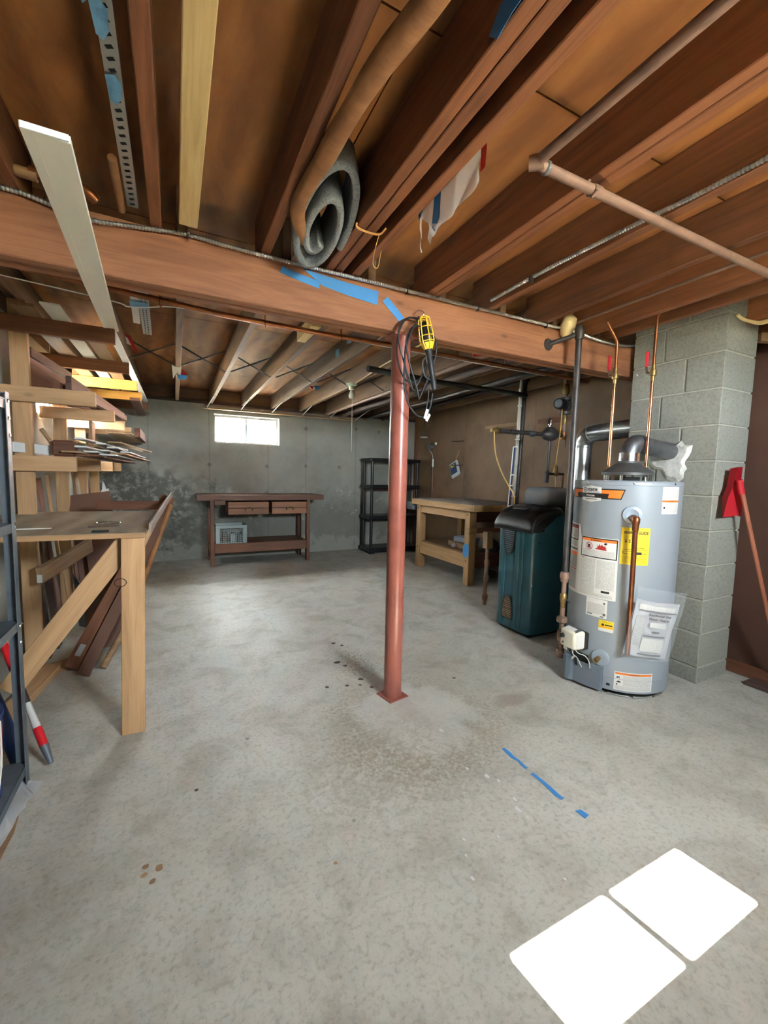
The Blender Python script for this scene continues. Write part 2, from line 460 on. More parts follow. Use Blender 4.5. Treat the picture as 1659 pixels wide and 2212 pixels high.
def rod(name, a, b, r, mat, parent=None, seg=12):
    return tube(name, [a, b], r, mat, parent, seg)
def bm_poly(pts, t=0, n=None):
    """planar polygon in 3D, extruded by t along n"""
    b = bmesh.new(); f = b.faces.new([b.verts.new(p) for p in pts])
    if t:
        nn = V(n) if n is not None else f.normal
        e = bmesh.ops.extrude_face_region(b, geom=[f])
        bmesh.ops.translate(b, verts=[v for v in e['geom'] if isinstance(v, bmesh.types.BMVert)], vec=nn*t)
        bmesh.ops.recalc_face_normals(b, faces=b.faces)
    return b
def poly(name, pts, mat, parent=None, t=0, n=None):
    return obj(name, bm_poly(pts, t, n), mat, parent)
def text_bm(body, size, align='LEFT', bold=0.0, spacing=1.0, shear=0):
    c = bpy.data.curves.new('t', 'FONT'); c.body = body; c.size = size; c.align_x = align; c.offset = bold
    c.space_character = spacing; c.shear = shear; c.resolution_u = 2
    o = bpy.data.objects.new('t', c); me = bpy.data.meshes.new_from_object(o)
    b = bmesh.new(); b.from_mesh(me)
    bpy.data.meshes.remove(me); bpy.data.objects.remove(o); bpy.data.curves.remove(c)
    return b

# ================================================================== THE SETTING
def wall_with_hole(name, mat, axis, at, out, u0, u1, z0, z1, hole, label):
    """wall slab; axis 'y' = plane y=at spanning x, 'x' = plane x=at spanning y; `out` = signed thickness"""
    us = sorted({u0, u1} | ({hole[0], hole[1]} if hole else set())); zs = sorted({z0, z1} | ({hole[2], hole[3]} if hole else set()))
    b = bmesh.new()
    def P(u, d, z): return (u, at+d, z) if axis == 'y' else (at+d, u, z)
    for i in range(len(us)-1):
        for k in range(len(zs)-1):
            cu, cz = (us[i]+us[i+1])/2, (zs[k]+zs[k+1])/2
            if any(h[0] < cu < h[1] and h[2] < cz < h[3] for h in ([hole] if hole else [])): continue
            for d in (0, out):
                b.faces.new([b.verts.new(P(u, d, z)) for u, z in ((us[i], zs[k]), (us[i+1], zs[k]), (us[i+1], zs[k+1]), (us[i], zs[k+1]))])
    def rim(h):
        for (a, c) in (((h[0], h[2]), (h[1], h[2])), ((h[1], h[2]), (h[1], h[3])), ((h[1], h[3]), (h[0], h[3])), ((h[0], h[3]), (h[0], h[2]))):
            b.faces.new([b.verts.new(P(*q)) for q in ((a[0], 0, a[1]), (c[0], 0, c[1]), (c[0], out, c[1]), (a[0], out, a[1]))])
    rim((u0, u1, z0, z1))
    if hole: rim(hole)
    bmesh.ops.remove_doubles(b, verts=b.verts, dist=1e-5); bmesh.ops.recalc_face_normals(b, faces=b.faces)
    me = bpy.data.meshes.new(name); b.to_mesh(me); b.free(); me.materials.append(MATS[mat])
    o = bpy.data.objects.new(name, me); COL.objects.link(o)
    return tag(o, label, None, None, 'structure')
ZT = 2.085     # top of the concrete
fl = bmesh.new(); bm_box(XR-XL+.4, YB-YR+.4, .12, 0, fl, ((XR+XL)/2, (YB+YR)/2, -.06))
me = bpy.data.meshes.new('floor'); fl.to_mesh(me); fl.free(); me.materials.append(MATS['concrete_floor'])
floor = bpy.data.objects.new('floor', me); COL.objects.link(floor); tag(floor, 'grey concrete basement floor with stains and scuffs', None, None, 'structure')
wall_back = wall_with_hole('wall_back', 'stained_concrete_wall', 'y', YB, .24, XL-.2, XR+.2, 0, ZT, WB, 'stained poured concrete wall at the far end')
wall_left = wall_with_hole('wall_left', 'concrete_wall', 'x', XL, -.24, YR, YB, 0, ZT, WL, 'poured concrete wall behind the lumber rack')
wall_with_hole('wall_rear', 'concrete_wall', 'y', YR, -.22, XL-.2, XR+.2, 0, ZT, WR1, 'concrete wall behind the viewer')
wr = wall_with_hole('wall_right', 'concrete_wall', 'x', XR, .2, YR, YB, 0, ZT+.2, None, 'brown hardboard panelled wall behind the boiler')
# hardboard panels on the right wall
seams = [1.86, 2.36, 3.56, 4.84, YB-.02]
for a, c in zip(seams, seams[1:]):
    box('wall_panel', (XR-.022, a+.002, .02), (XR-.001, c-.002, 2.26), 'wall_panel', wr, .001)
box('batten', (XR-.035, 1.9, 2.20), (XR-.022, YB-.05, 2.255), 'wall_panel', wr)
box('corner_post', (XR-.07, YB-.045, 0), (XR-.023, YB-.001, 2.2), 'brown_board', wr)
# near partition beside the chimney
wp = wall_with_hole('wall_partition', 'near_panel', 'x', XP, .05, YR, 1.95, 0, 2.27, None, 'dark reddish brown partition beside the chimney')
box('partition_return', (XP, 1.90, 0), (XR-.03, 1.95, 2.27), 'near_panel', wp)
# rim boards on top of the concrete
trim = thing('trim_1', (0, YB, ZT), 'dark wooden sill and rim boards on top of the walls', None, None, 'structure')
box('rim_board', (XL-.2, YB+.02, ZT), (XR+.2, YB+.06, 2.30), 'old_joist', trim)
box('sill_plate', (XL-.2, YB-.02, ZT), (XR+.1, YB+.14, ZT+.038), 'dark_board', trim)
box('rim_board', (XL-.06, YR, ZT), (XL-.02, YB, 2.30), 'old_joist', trim)
box('rim_board', (XL-.2, YR-.06, ZT), (XR+.2, YR-.02, 2.30), 'red_fir', trim)
box('rim_board', (XR+.02, YR, ZT), (XR+.06, YB, 2.30), 'red_fir', trim)

# ---- ceiling: sheathing, joists, girder
ceiling = thing('ceiling', (1.4, 2.6, 2.28), 'open ceiling of reddish joists under plywood subfloor', None, None, 'structure')
ZJ, ZS = 2.095, 2.28
ys = [YR-.2, .97, 2.19, 3.41, 4.63, YB+.2]
xs = [XL-.2, .55, 2.99, XR+.3]
for i in range(5):
    for k in range(3):
        x0, x1 = xs[k], xs[k+1]
        box('subfloor_panel', (x0+.002, ys[i]+.003, ZS), (x1-.002, ys[i+1]-.003, ZS+.02), 'sheathing', ceiling, 0, False)
box('subfloor_panel', (xs[0]-.2, ys[0]-.2, ZS+.021), (xs[-1]+.2, ys[-1]+.2, ZS+.03), 'sheathing', ceiling, 0, False)
G0, G1 = 1.868, 1.985      # girder
near = [(-.88, -.84), (-.475, -.437), (-.067, -.027), (.333, .373), (.612, .651), (.654, .693), (.737, .777), (1.138, 1.177), (1.180, 1.219), (1.522, 1.562), (1.925, 1.964), (2.332, 2.371), (2.512, 2.551), (2.92, 2.96), (3.25, 3.29)]
for a, c in near:
    box('joist', (a, YR, ZJ), (c, 1.995, ZS-.001), 'red_fir', ceiling, .003)
far = [-.79, -.383, .022, .428, .832, 1.234, 1.638, 2.042, 2.446, 2.85, 3.254]
for a in far:
    box('joist', (a, G0+.02, ZJ), (a+.04, YB+.02, ZS-.001), 'old_joist', ceiling, .003)
# girder of three plies
for i in range(3):
    y0 = G0 + i*.039
    dz = (0, .006, .002)[i]
    box('girder_ply', (XL-.05, y0, 1.888+dz), (XR, y0+.038, ZJ-.001), 'girder_fir', ceiling, .004)
# steel cross bridging between the far joists
for yb in (4.12,):
    for a in far[1:8]:
        x0, x1 = a+.04, a+.404
        board('bridging_strap', (x0, yb, ZJ-.002), (x1, yb, ZS-.01), .012, .002, 'dull_galvanized', ceiling, (0, 1, 0), 0)
        board('bridging_strap', (x0, yb+.03, ZS-.01), (x1, yb+.03, ZJ-.002), .012, .002, 'dull_galvanized', ceiling, (0, 1, 0), 0)

# ---- windows
def window(name, loc, axis, inward, u0, u1, z0, z1, label, depth=.2, mull=.5, mw_=.012):
    t = thing(name, loc, label, None, None, 'structure')
    def B(n, ua, ub, za, zb, d0, d1, m):
        if axis == 'y': lo, hi = (ua, loc[1]+d0*inward, za), (ub, loc[1]+d1*inward, zb)
        else: lo, hi = (loc[0]+d0*inward, ua, za), (loc[0]+d1*inward, ub, zb)
        lo, hi = [min(a, b) for a, b in zip(lo, hi)], [max(a, b) for a, b in zip(lo, hi)]
        return box(n, lo, hi, m, t, .002)
    f = .028
    B('window_frame', u0, u1, z0, z0+f, 0, .05, 'silver_slot'); B('window_frame', u0, u1, z1-f, z1, 0, .05, 'silver_slot')
    B('window_frame', u0, u0+f, z0+f, z1-f, 0, .05, 'silver_slot'); B('window_frame', u1-f, u1, z0+f, z1-f, 0, .05, 'silver_slot')
    um = u0+(u1-u0)*mull
    B('mullion', um-mw_, um+mw_, z0+f, z1-f, .005, .03, 'silver_slot')
    B('pane', u0+f, um-.009, z0+f, z1-f, .016, .019, 'window_glass'); B('pane', um+.009, u1-f, z0+f, z1-f, .016, .019, 'window_glass')
    return t
window('window_1', (.92, YB+.16, 1.6), 'y', -1, *WB, 'small two-pane window high in the far concrete wall')
window('window_2', (XL-.16, 4.25, 1.6), 'x', 1, *WL, 'small window in the left wall behind the stacked lumber')
window('window_3', (1.33, YR-.20, 1.6), 'y', 1, *WR1, 'two-pane window behind the viewer that throws the sun patch', mull=.515, mw_=.018)
# ground outside at grade
gz = 1.50
for nm, lo, hi in (('outside_ground', (-12, YB+.24, gz-.2), (16, 22, gz)), ('outside_ground', (-12, -14, gz-.2), (16, YR-.22, gz)), ('outside_ground', (-12, YR-.22, gz-.2), (XL-.24, YB+.24, gz))):
    tag(box(nm, lo, hi, 'earth', None, 0, False), 'pale ground outside the basement windows', None, None, 'structure')
nb = thing('sky_screen', (1.5, 8.6, gz), 'pale grey house wall added behind the far window to block sky', 'screen')
box('screen_wall', (-6, 8.5, gz), (9, 8.8, 5.2), 'screen_grey', nb, 0, False)  # tall wall added to cut the sky light entering the far window
poly('stair_side', [(1.15, 8.1, gz), (2.6, 8.1, gz), (2.6, 8.1, gz+.75), (1.6, 8.1, gz+.75)], 'brick_red', nb, .3, (0, 1, 0))
poly('stair_rail', [(1.05, 8.05, gz), (1.13, 8.05, gz), (1.60, 8.05, gz+.8), (1.52, 8.05, gz+.8)], 'label_white', nb, .05, (0, 1, 0))
fe = thing('light_baffle', (-3.2, 4, gz), 'added grey board fence outside the left window', 'baffle')
for k in range(40): box('baffle_board', (-3.2, -3.0+k*.3, gz), (-3.17, -2.72+k*.3, 3.5), 'screen_grey', fe, 0)  # unseen boards added to cut the sky light at the left window

# ================================================================== RIGHT SIDE: column, heater, chimney, boiler
# ---- steel support column
t = thing('support_column', (1.035, 1.925, 0), 'red painted steel support column under the wooden girder', 'column')
lathe('shaft', [(0, 0), (.048, 0), (.048, 1.876), (0, 1.876)], (1.035, 1.925, .006), 'column_red', t, seg=32)
b = bm_box(.125, .125, .006, .001); obj('base_plate', b, 'column_red', t, Matrix.Translation((1.035, 1.925, .003)) @ Matrix.Rotation(R(12), 4, 'Z'))
b = bm_box(.13, .11, .008, .001); obj('cap_plate', b, 'column_red', t, Matrix.Translation((1.035, 1.925, 1.883)))

# ---- chimney of concrete blocks
CX0, CX1, CY0, CY1 = 2.737, 3.065, 1.303, 1.832
ch = thing('chimney', ((CX0+CX1)/2, (CY0+CY1)/2, 0), 'grey concrete block chimney standing beside the water heater', 'chimney')
box('mortar_core', (CX0+.006, CY0+.006, 0), (CX1-.006, CY1-.006, ZS-.002), 'mortar', ch, 0, False)
zc = 0.0; row = 0
hts = [.095] + [.2032]*11
zb_ = 0
for i, h in enumerate(hts):
    z0 = zb_ + (.0 if i == 0 else .0045); z1 = min(zb_ + h - .0045, ZS-.003)
    zb_ += h
    if z1 <= z0: continue
    split = CY0 + (.33 if i % 2 == 0 else .20)
    off = random.uniform(-.002, .002)
    box('concrete_block', (CX0+off, CY0, z0), (CX1, split-.0045, z1), 'block', ch, .004)
    box('concrete_block', (CX0-off, split+.0045, z0), (CX1, CY1, z1), 'block', ch, .004)
# parging around the flue hole: irregular lump
b = bmesh.new()
N = 26; ctr = V((CX0-.004, 1.545, 1.335)); ring = []
for k in range(N):
    a = 2*math.pi*k/N; rr = .125*(1+.25*math.sin(3*a+1)+random.uniform(-.12, .12))
    ring.append(b.verts.new(ctr + V((0, math.cos(a)*rr*.95, math.sin(a)*rr*.85 - .02))))
ring2 = [b.verts.new(ctr + (v.co-ctr)*.8 + V((-.014, 0, 0))) for v in ring]
for k in range(N): b.faces.new((ring[k], ring[(k+1) % N], ring2[(k+1) % N], ring2[k]))
b.faces.new(ring2)
obj('flue_parging', b, 'parging', ch)

# ---- water heater
HC = V((2.376, 1.579)); HR = .276; FD = HC.normalized(); RT = V((FD.y, -FD.x))
def hpt(s_, z, dr=0.0):
    a = s_/HR; q = HC + (-FD*math.cos(a) + RT*math.sin(a))*(HR+dr); return V((q.x, q.y, z))
heater = thing('water_heater', (HC.x, HC.y, 0), 'tall grey cylindrical gas water heater covered in labels', 'water heater')
lathe('tank', [(0, .045), (.262, .045), (.262, .03), (.276, .03), (.276, .10), (.2775, .102), (.276, .106), (.276, 1.163), (.2775, 1.165), (.276, 1.168), (.276, 1.183), (.270, 1.19), (0, 1.192)], (HC.x, HC.y, 0), 'heater_grey', heater, seg=96)
lathe('base_ring', [(0, 0), (.25, 0), (.25, .032), (0, .032)], (HC.x, HC.y, 0), 'dark_gap', heater, seg=64)
for k in range(5):
    b = bmesh.new(); s0 = -.28+k*.13
    q_ = [[b.verts.new(hpt(s0+j*.018, z, -.008)) for j in range(7)] for z in (.004, .012)]
    for j in range(6): b.faces.new((q_[0][j], q_[0][j+1], q_[1][j+1], q_[1][j]))
    obj('base_rail', b, 'chrome', heater)
def wrap(bm, dr, flip=False):
    """bm in (s, z) as local x, y -> onto the tank"""
    lo = min(v.co.x for v in bm.verts); hi = max(v.co.x for v in bm.verts)
    x = lo + .012
    while x < hi:
        bmesh.ops.bisect_plane(bm, geom=bm.verts[:]+bm.edges[:]+bm.faces[:], plane_co=(x, 0, 0), plane_no=(1, 0, 0)); x += .012
    for v in bm.verts: v.co = hpt(v.co.x, v.co.y, dr + v.co.z)
    return bm
def uv_planar(bm, s0, s1, z0, z1):
    uv = bm.loops.layers.uv.new('UVMap')
    for f in bm.faces:
        for l in f.loops: l[uv].uv = ((l.vert.co.x-s0)/(s1-s0), (l.vert.co.y-z0)/(z1-z0))
def sticker(name, pts, mat, parent, dr=.0008):
    b = bmesh.new(); f = b.faces.new([b.verts.new((p[0], p[1], 0)) for p in pts])
    if f.normal.z < 0: bmesh.ops.reverse_faces(b, faces=[f])
    xs_ = [p[0] for p in pts]; zs_ = [p[1] for p in pts]
    uv_planar(b, min(xs_), max(xs_), min(zs_), max(zs_))
    return obj(name, wrap(b, dr), mat, parent)
def rect(s0, z0, s1, z1): return [(s0, z0), (s1, z0), (s1, z1), (s0, z1)]
def htext(name, body, s_, z, size, mat, parent, dr=.0016, align='LEFT', bold=0, spacing=1, wide=1.0):
    b = text_bm(body, size, align, bold, spacing)
    for v in b.verts: v.co = V((v.co.x*wide + s_, v.co.y + z, 0))
    return obj(name, wrap(b, dr), mat, parent)
# banner and badge
bn = sticker('name_banner', [(-.36, 1.088), (-.019, 1.087), (-.001, 1.143), (-.36, 1.143)], 'label_black', heater)
sticker('banner_field', [(-.352, 1.094), (-.023, 1.093), (-.008, 1.137), (-.352, 1.137)], 'label_orange', bn, .0012)
sticker('banner_strip', [(-.295, 1.094), (-.085, 1.092), (-.079, 1.117), (-.300, 1.118)], 'label_black', bn, .0018)
bg = sticker('badge', [(-.245, 1.078), (-.222, 1.074), (-.182, 1.067), (-.142, 1.074), (-.120, 1.078), (-.120, 1.150), (-.182, 1.160), (-.245, 1.150)], 'label_white', heater, .0015)
sticker('badge_strip', [(-.25, 1.093), (-.115, 1.092), (-.115, 1.117), (-.25, 1.118)], 'label_black', bg, .0022)
htext('badge_text', 'state', -.210, 1.130, .030, 'label_black', bg, .0024, bold=.0006, wide=1.15)
htext('badge_text', 'ProLine', -.211, 1.099, .017, 'label_white', bg, .0030, bold=.0005)
sticker('badge_text', rect(-.205, 1.122, -.128, 1.1245), 'print_grey', bg, .0024)
sticker('badge_text', rect(-.222, 1.082, -.142, 1.086), 'print_grey', bg, .0024)
def disc_pts(s_, z, r, n=20): return [(s_+r*math.cos(2*math.pi*k/n), z+r*math.sin(2*math.pi*k/n)) for k in range(n)]
sticker('badge_emblem', disc_pts(-.226, 1.136, .014), 'logo_blue', bg, .0024)
sticker('badge_emblem', disc_pts(-.226, 1.136, .009), 'label_white', bg, .0028)
sticker('badge_emblem', disc_pts(-.226, 1.136, .005), 'logo_blue', bg, .0032)
for k, s_ in enumerate((-.212, .035, .26)):
    lathe('screw', [(0, .003), (.005, .002), (.006, 0)], hpt(s_, 1.176), 'chrome', heater, hpt(s_, 0, 1)-hpt(s_, 0), 10)
# yellow energy guide
eg = sticker('energy_label', rect(-.007, .742, .129, .942), 'label_yellow', heater)
htext('energy_title', 'ENERGYGUIDE', .006, .908, .0205, 'label_black', eg, .0016, bold=.0006, wide=.84)
sticker('energy_arrow', [(.058, .906), (.064, .906), (.064, .898), (.068, .898), (.061, .890), (.054, .898), (.058, .898)], 'label_black', eg, .0016)
htext('energy_figure', '$ 2', .010, .862, .022, 'label_black', eg, bold=.0004)
sticker('energy_print', rect(.004, .876, .120, .900), 'yellow_print', eg, .0012)
sticker('energy_print', rect(.066, .846, .122, .868), 'yellow_print', eg, .0012)
sticker('energy_print', rect(.004, .752, .120, .790), 'yellow_print', eg, .0012)
htext('energy_text', 'Energy Rating', .060, .832, .010, 'label_black', eg, wide=.8)
for p in (rect(.002, .823, .120, .8245), rect(.004, .800, .004+.003, .815), rect(.004, .800, .060, .8018), rect(.004, .8135, .060, .815)): sticker('energy_rule', p, 'label_black', eg, .0016)
sticker('energy_box', rect(.070, .798, .094, .812), 'label_black', eg, .0016)
sticker('energy_rule', rect(.096, .801, .118, .803), 'label_black', eg, .0016)
# big white warning label
wl = sticker('warning_label', [(-.40, .516), (-.34, .524), (-.012, .531), (-.016, .873), (-.234, .868), (-.252, .932), (-.40, .94)], 'label_white', heater)
sticker('warning_frame', rect(-.228, .756, -.019, .868), 'label_black', wl, .0012)
sticker('warning_field', rect(-.222, .762, -.025, .862), 'label_white', wl, .0016)
sticker('warning_band', rect(-.222, .848, -.025, .862), 'label_orange', wl, .002)
htext('warning_title', 'WARNING', -.152, .8505, .0105, 'label_black', wl, .0026, bold=.0002)
sticker('warning_triangle', [(-.164, .851), (-.154, .851), (-.159, .859)], 'label_black', wl, .0024)
sticker('no_fuel_sign', disc_pts(-.172, .819, .0215, 28), 'label_red', wl, .002)
sticker('no_fuel_sign', disc_pts(-.172, .819, .018, 28), 'label_white', wl, .0024)
sticker('fuel_can', rect(-.181, .808, -.163, .829), 'label_black', wl, .0028)
sticker('no_fuel_sign', [(-.187, .832), (-.184, .835), (-.157, .806), (-.160, .803)], 'label_red', wl, .0032)
sticker('flame_sign', [(-.136, .806), (-.072, .803), (-.072, .808), (-.078, .810), (-.070, .816), (-.080, .820), (-.076, .828), (-.090, .826), (-.098, .834), (-.104, .826), (-.114, .838), (-.114, .824), (-.124, .832), (-.120, .818)], 'label_red', wl, .002)
sticker('flame_figure', [(-.088, .838), (-.078, .832), (-.074, .838), (-.070, .838), (-.072, .845), (-.082, .846)], 'label_black', wl, .0026)
sticker('fine_print', rect(-.215, .765, -.032, .800), 'fine_print', wl, .002)
sticker('fine_print', rect(-.222, .555, -.128, .748), 'fine_print', wl, .0014)
sticker('fine_print', rect(-.120, .585, -.024, .746), 'fine_print', wl, .0014)
sticker('print_badge', rect(-.088, .566, -.045, .578), 'label_black', wl, .0018)
sticker('print_heading', rect(-.222, .749, -.20, .753), 'label_red', wl, .0018)
sticker('fine_print', rect(-.222, .537, -.03, .556), 'fine_print', wl, .0014)
for p, m in ((rect(-.39, .835, -.262, .925), 'label_black'), (rect(-.39, .842, -.268, .92), 'label_white'), (rect(-.39, .905, -.268, .92), 'label_red'), (rect(-.39, .778, -.262, .786), 'label_black'), (rect(-.39, .745, -.262, .765), 'label_orange'), (rect(-.39, .66, -.262, .666), 'label_red'), (rect(-.39, .548, -.262, .553), 'label_red')):
    sticker('side_print_block', p, m, wl, .0012 + (.0006 if m == 'label_white' else .001 if m != 'label_black' else 0))
for p in (rect(-.38, .85, -.275, .90), rect(-.38, .80, -.27, .83)): sticker('fine_print', p, 'fine_print', wl, .0024)
for p in (rect(-.39, .67, -.262, .744), rect(-.39, .556, -.262, .655)): sticker('fine_print', p, 'fine_print_grey', wl, .0016)
# rating plate, yellow tag, top right label, lower warning
rp = sticker('rating_label', rect(-.167, .424, -.050, .527), 'label_white', heater)
sticker('fine_print', rect(-.158, .44, -.06, .50), 'fine_print', rp, .0013)
sticker('rating_emblem', disc_pts(-.066, .508, .006), 'print_grey', rp, .0014)
for p in (rect(-.158, .433, -.128, .439), rect(-.084, .428, -.066, .434), rect(-.070, .438, -.056, .452)): sticker('print_badge', p, 'print_grey', rp, .0018)
yt = sticker('yellow_tag', rect(-.088, .353, -.012, .415), 'label_yellow', heater)
sticker('tag_strip', rect(-.088, .353, -.012, .370), 'label_white', yt, .0013); sticker('tag_line', rect(-.086, .375, -.014, .379), 'label_orange', yt, .0013)
sticker('tag_mark', disc_pts(-.066, .390, .007), 'label_black', yt, .0013); sticker('tag_mark', rect(-.056, .387, -.018, .394), 'label_black', yt, .0013)
sticker('fine_print', rect(-.07, .400, -.02, .412), 'yellow_print', yt, .0012)
tl = sticker('top_label', rect(.180, 1.019, .298, 1.162), 'label_white', heater)
sticker('top_band', rect(.180, 1.081, .298, 1.092), 'label_orange', tl, .0013); htext('warning_title', 'WARNING', .215, 1.0828, .009, 'label_black', tl, .0018)
for p in (rect(.187, 1.10, .292, 1.155), rect(.21, 1.024, .292, 1.076)): sticker('fine_print', p, 'fine_print', tl, .0013)
sticker('top_mark', disc_pts(.194, 1.053, .006, 8), 'label_black', tl, .0014)
ll = sticker('lower_label', rect(.007, .041, .205, .146), 'label_white', heater)
sticker('lower_band', rect(.012, .130, .200, .141), 'label_orange', ll, .0013); htext('warning_title', 'WARNING', .085, .1315, .0095, 'label_black', ll, .0018)
for p in (rect(.05, .068, .198, .126), rect(.014, .046, .198, .066)): sticker('fine_print', p, 'fine_print', ll, .0013)
sticker('lower_mark', [(.018, .116), (.024, .119), (.028, .116), (.035, .122), (.033, .114), (.036, .108), (.028, .112), (.020, .108)], 'label_black', ll, .0014)
sticker('lower_mark', [(.016, .086), (.040, .084), (.038, .096), (.032, .090), (.028, .098), (.024, .090)], 'label_black', ll, .0014)
sticker('lower_mark', [(.016, .074), (.025, .068), (.025, .080)], 'label_black', ll, .0014)
sticker('wall_tag', rect(-.30, .33, -.245, .385), 'heater_lightgrey', heater)
# relief valve with discharge pipe, drain valve
nrm = (hpt(.037, 0, 1)-hpt(.037, 0)).normalized()
lathe('valve_disc', [(.048, .0006), (.046, .006), (.03, .010), (.022, .006), (0, .004)], hpt(.037, 1.01), 'heater_lightgrey', heater, nrm, 32)
rv = lathe('relief_valve', [(.02, 0), (.021, .02), (.017, .03), (.017, .052), (.012, .066), (0, .07)], hpt(.042, .992), 'old_copper', heater, nrm, 16)
pv = hpt(.045, .99, .056); pv2 = hpt(.052, .265, .050)
lathe('valve_elbow', [(0, .020), (.012, .018), (.019, .008), (.020, -.012), (.0165, -.03), (.016, -.056), (.0125, -.06)], pv, 'old_copper', heater, (0, 0, 1), 16)
tube('discharge_pipe', [pv + V((0, 0, -.02)), pv2], .0125, 'old_copper', heater, 16)
nrm2 = (hpt(-.067, 0, 1)-hpt(-.067, 0)).normalized()
lathe('drain_disc', [(.048, .0006), (.045, .006), (.03, .010), (.014, .005), (0, .004)], hpt(-.067, .2), 'heater_lightgrey', heater, nrm2, 32)
lathe('drain_valve', [(.012, 0), (.013, .02), (.011, .022), (.011, .035), (.014, .037), (.014, .05), (.006, .051), (.006, .04), (0, .04)], hpt(-.075, .195), 'brass', heater, nrm2, 16)
# gas control, burner cover, wires
def hframe(s_, z, dr):
    o_ = hpt(s_, z, dr); n_ = (hpt(s_, 0, 1)-hpt(s_, 0)).normalized(); z_ = V((0, 0, 1)); x_ = z_.cross(n_)
    M = Matrix((x_, n_, z_)).transposed().to_4x4(); M.translation = o_; return M
M = hframe(-.195, .275, .055)
gv = obj('gas_control', bm_box(.115, .085, .105, .016, None, (0, 0, 0), 3), 'ivory_box', heater, M, 'auto')
obj('control_panel', bm_box(.10, .05, .004, .001), 'print_grey', gv, M @ Matrix.Translation((0, .008, .054)) @ Matrix.Rotation(R(-14), 4, 'X'))
obj('control_print', bm_box(.07, .03, .004, .001), 'fine_print', gv, M @ Matrix.Translation((-.006, .008, .0556)) @ Matrix.Rotation(R(-14), 4, 'X'))
obj('control_gasket', bm_box(.10, .03, .10, .006), 'black_rubber', gv, M @ Matrix.Translation((.012, -.047, -.004)))
lathe('control_knob', [(0, .014), (.012, .014), (.014, 0)], M @ V((-.03, .043, .012)), 'black_plastic', gv, M.to_3x3() @ V((0, 1, 0)), 16)
lathe('control_lens', [(0, .004), (.005, .003), (.006, 0)], M @ V((-.028, .042, -.028)), 'black_plastic', gv, M.to_3x3() @ V((0, 1, 0)), 12)
obj('barcode_label', bm_box(.002, .05, .07, 0), 'fine_print', gv, M @ Matrix.Translation((.058, 0, 0)))
cv = bmesh.new()
prof = [(-.235, .0, .012), (-.262, .03, .0), (-.255, .055, 0), (-.225, .062, 0), (-.205, .052, 0), (-.195, .036, 0), (-.12, .024, 0), (-.055, .018, 0), (-.047, .002, 0)]
A = [cv.verts.new(hpt(s_, .020, d)) for s_, d, _ in prof]; B = [cv.verts.new(hpt(s_, .150, d)) for s_, d, _ in prof]
for i in range(len(A)-1): cv.faces.new((A[i], A[i+1], B[i+1], B[i]))
bmesh.ops.solidify(cv, geom=cv.faces[:], thickness=.002)
obj('burner_cover', cv, 'heater_lightgrey', heater, None, 'auto')
obj('burner_door', bm_box(.10, .006, .05, .001), 'dark_gap', heater, hframe(-.175, .165, .006))
tube('ignition_wire', [hpt(-.185, .225, .06), hpt(-.18, .19, .065), hpt(-.165, .17, .05), hpt(-.15, .12, .03)], .0025, 'white_plastic', heater, 6, 5)
tube('ignition_wire', [hpt(-.18, .225, .06), hpt(-.155, .205, .06), hpt(-.125, .20, .05), hpt(-.11, .17, .035), hpt(-.108, .13, .025)], .0025, 'white_plastic', heater, 6, 5)
tube('ignition_lead', [hpt(-.215, .225, .055), hpt(-.21, .19, .05), hpt(-.185, .16, .04), hpt(-.18, .12, .03)], .006, 'black_rubber', heater, 8, 5)
obj('wire_tag', bm_box(.03, .002, .02, 0), 'label_white', heater, hframe(-.225, .205, .07))
obj('wire_tag', bm_box(.012, .002, .03, 0), 'label_white', heater, hframe(-.185, .165, .055) @ Matrix.Rotation(R(35), 4, 'Y'))
obj('sight_hole', bm_box(.017, .003, .013, .001), 'dark_gap', heater, hframe(-.02, .06, .0))
# draft hood and nipples on top
HT = 1.192
hd = lathe('draft_hood', [(.135, .03), (.137, .045), (.115, .062), (.085, .085), (.064, .10), (.060, .112), (.056, .10), (.10, .06), (.12, .035)], (HC.x+.004, HC.y+.003, HT), 'cast_hood', heater, seg=40)
for k in range(4):
    a = R(20+90*k); rod('hood_leg', (HC.x+.118*math.cos(a), HC.y+.118*math.sin(a), HT-.002), (HC.x+.118*math.cos(a), HC.y+.118*math.sin(a), HT+.045), .008, 'chrome', hd, 8)
lathe('flue_opening', [(.065, 0), (.065, .02), (0, .02)], (HC.x, HC.y, HT), 'dark_gap', heater, seg=24)
# flue pipe into the chimney
fp = thing('flue_pipe', (HC.x, HC.y, HT+.1), 'dull grey flue pipe bending from the heater hood into the chimney', 'pipe')
tube('foil_collar', [(HC.x, HC.y, HT+.095), (HC.x+.006, HC.y+.002, HT+.155)], [.056, .056], 'foil', fp, 24)
E1 = [(HC.x+.006, HC.y+.002, HT+.15), (HC.x+.02, HC.y, HT+.19), (HC.x+.05, HC.y-.004, HT+.215), (HC.x+.09, HC.y-.01, HT+.215), (HC.x+.13, HC.y-.015, HT+.205)]
tube('elbow', E1, .052, 'dull_galvanized', fp, 24, 3)
tube('pipe_section', [(HC.x+.12, HC.y-.013, HT+.206), (CX0+.02, 1.545, HT+.180)], .050, 'dull_galvanized', fp, 24)
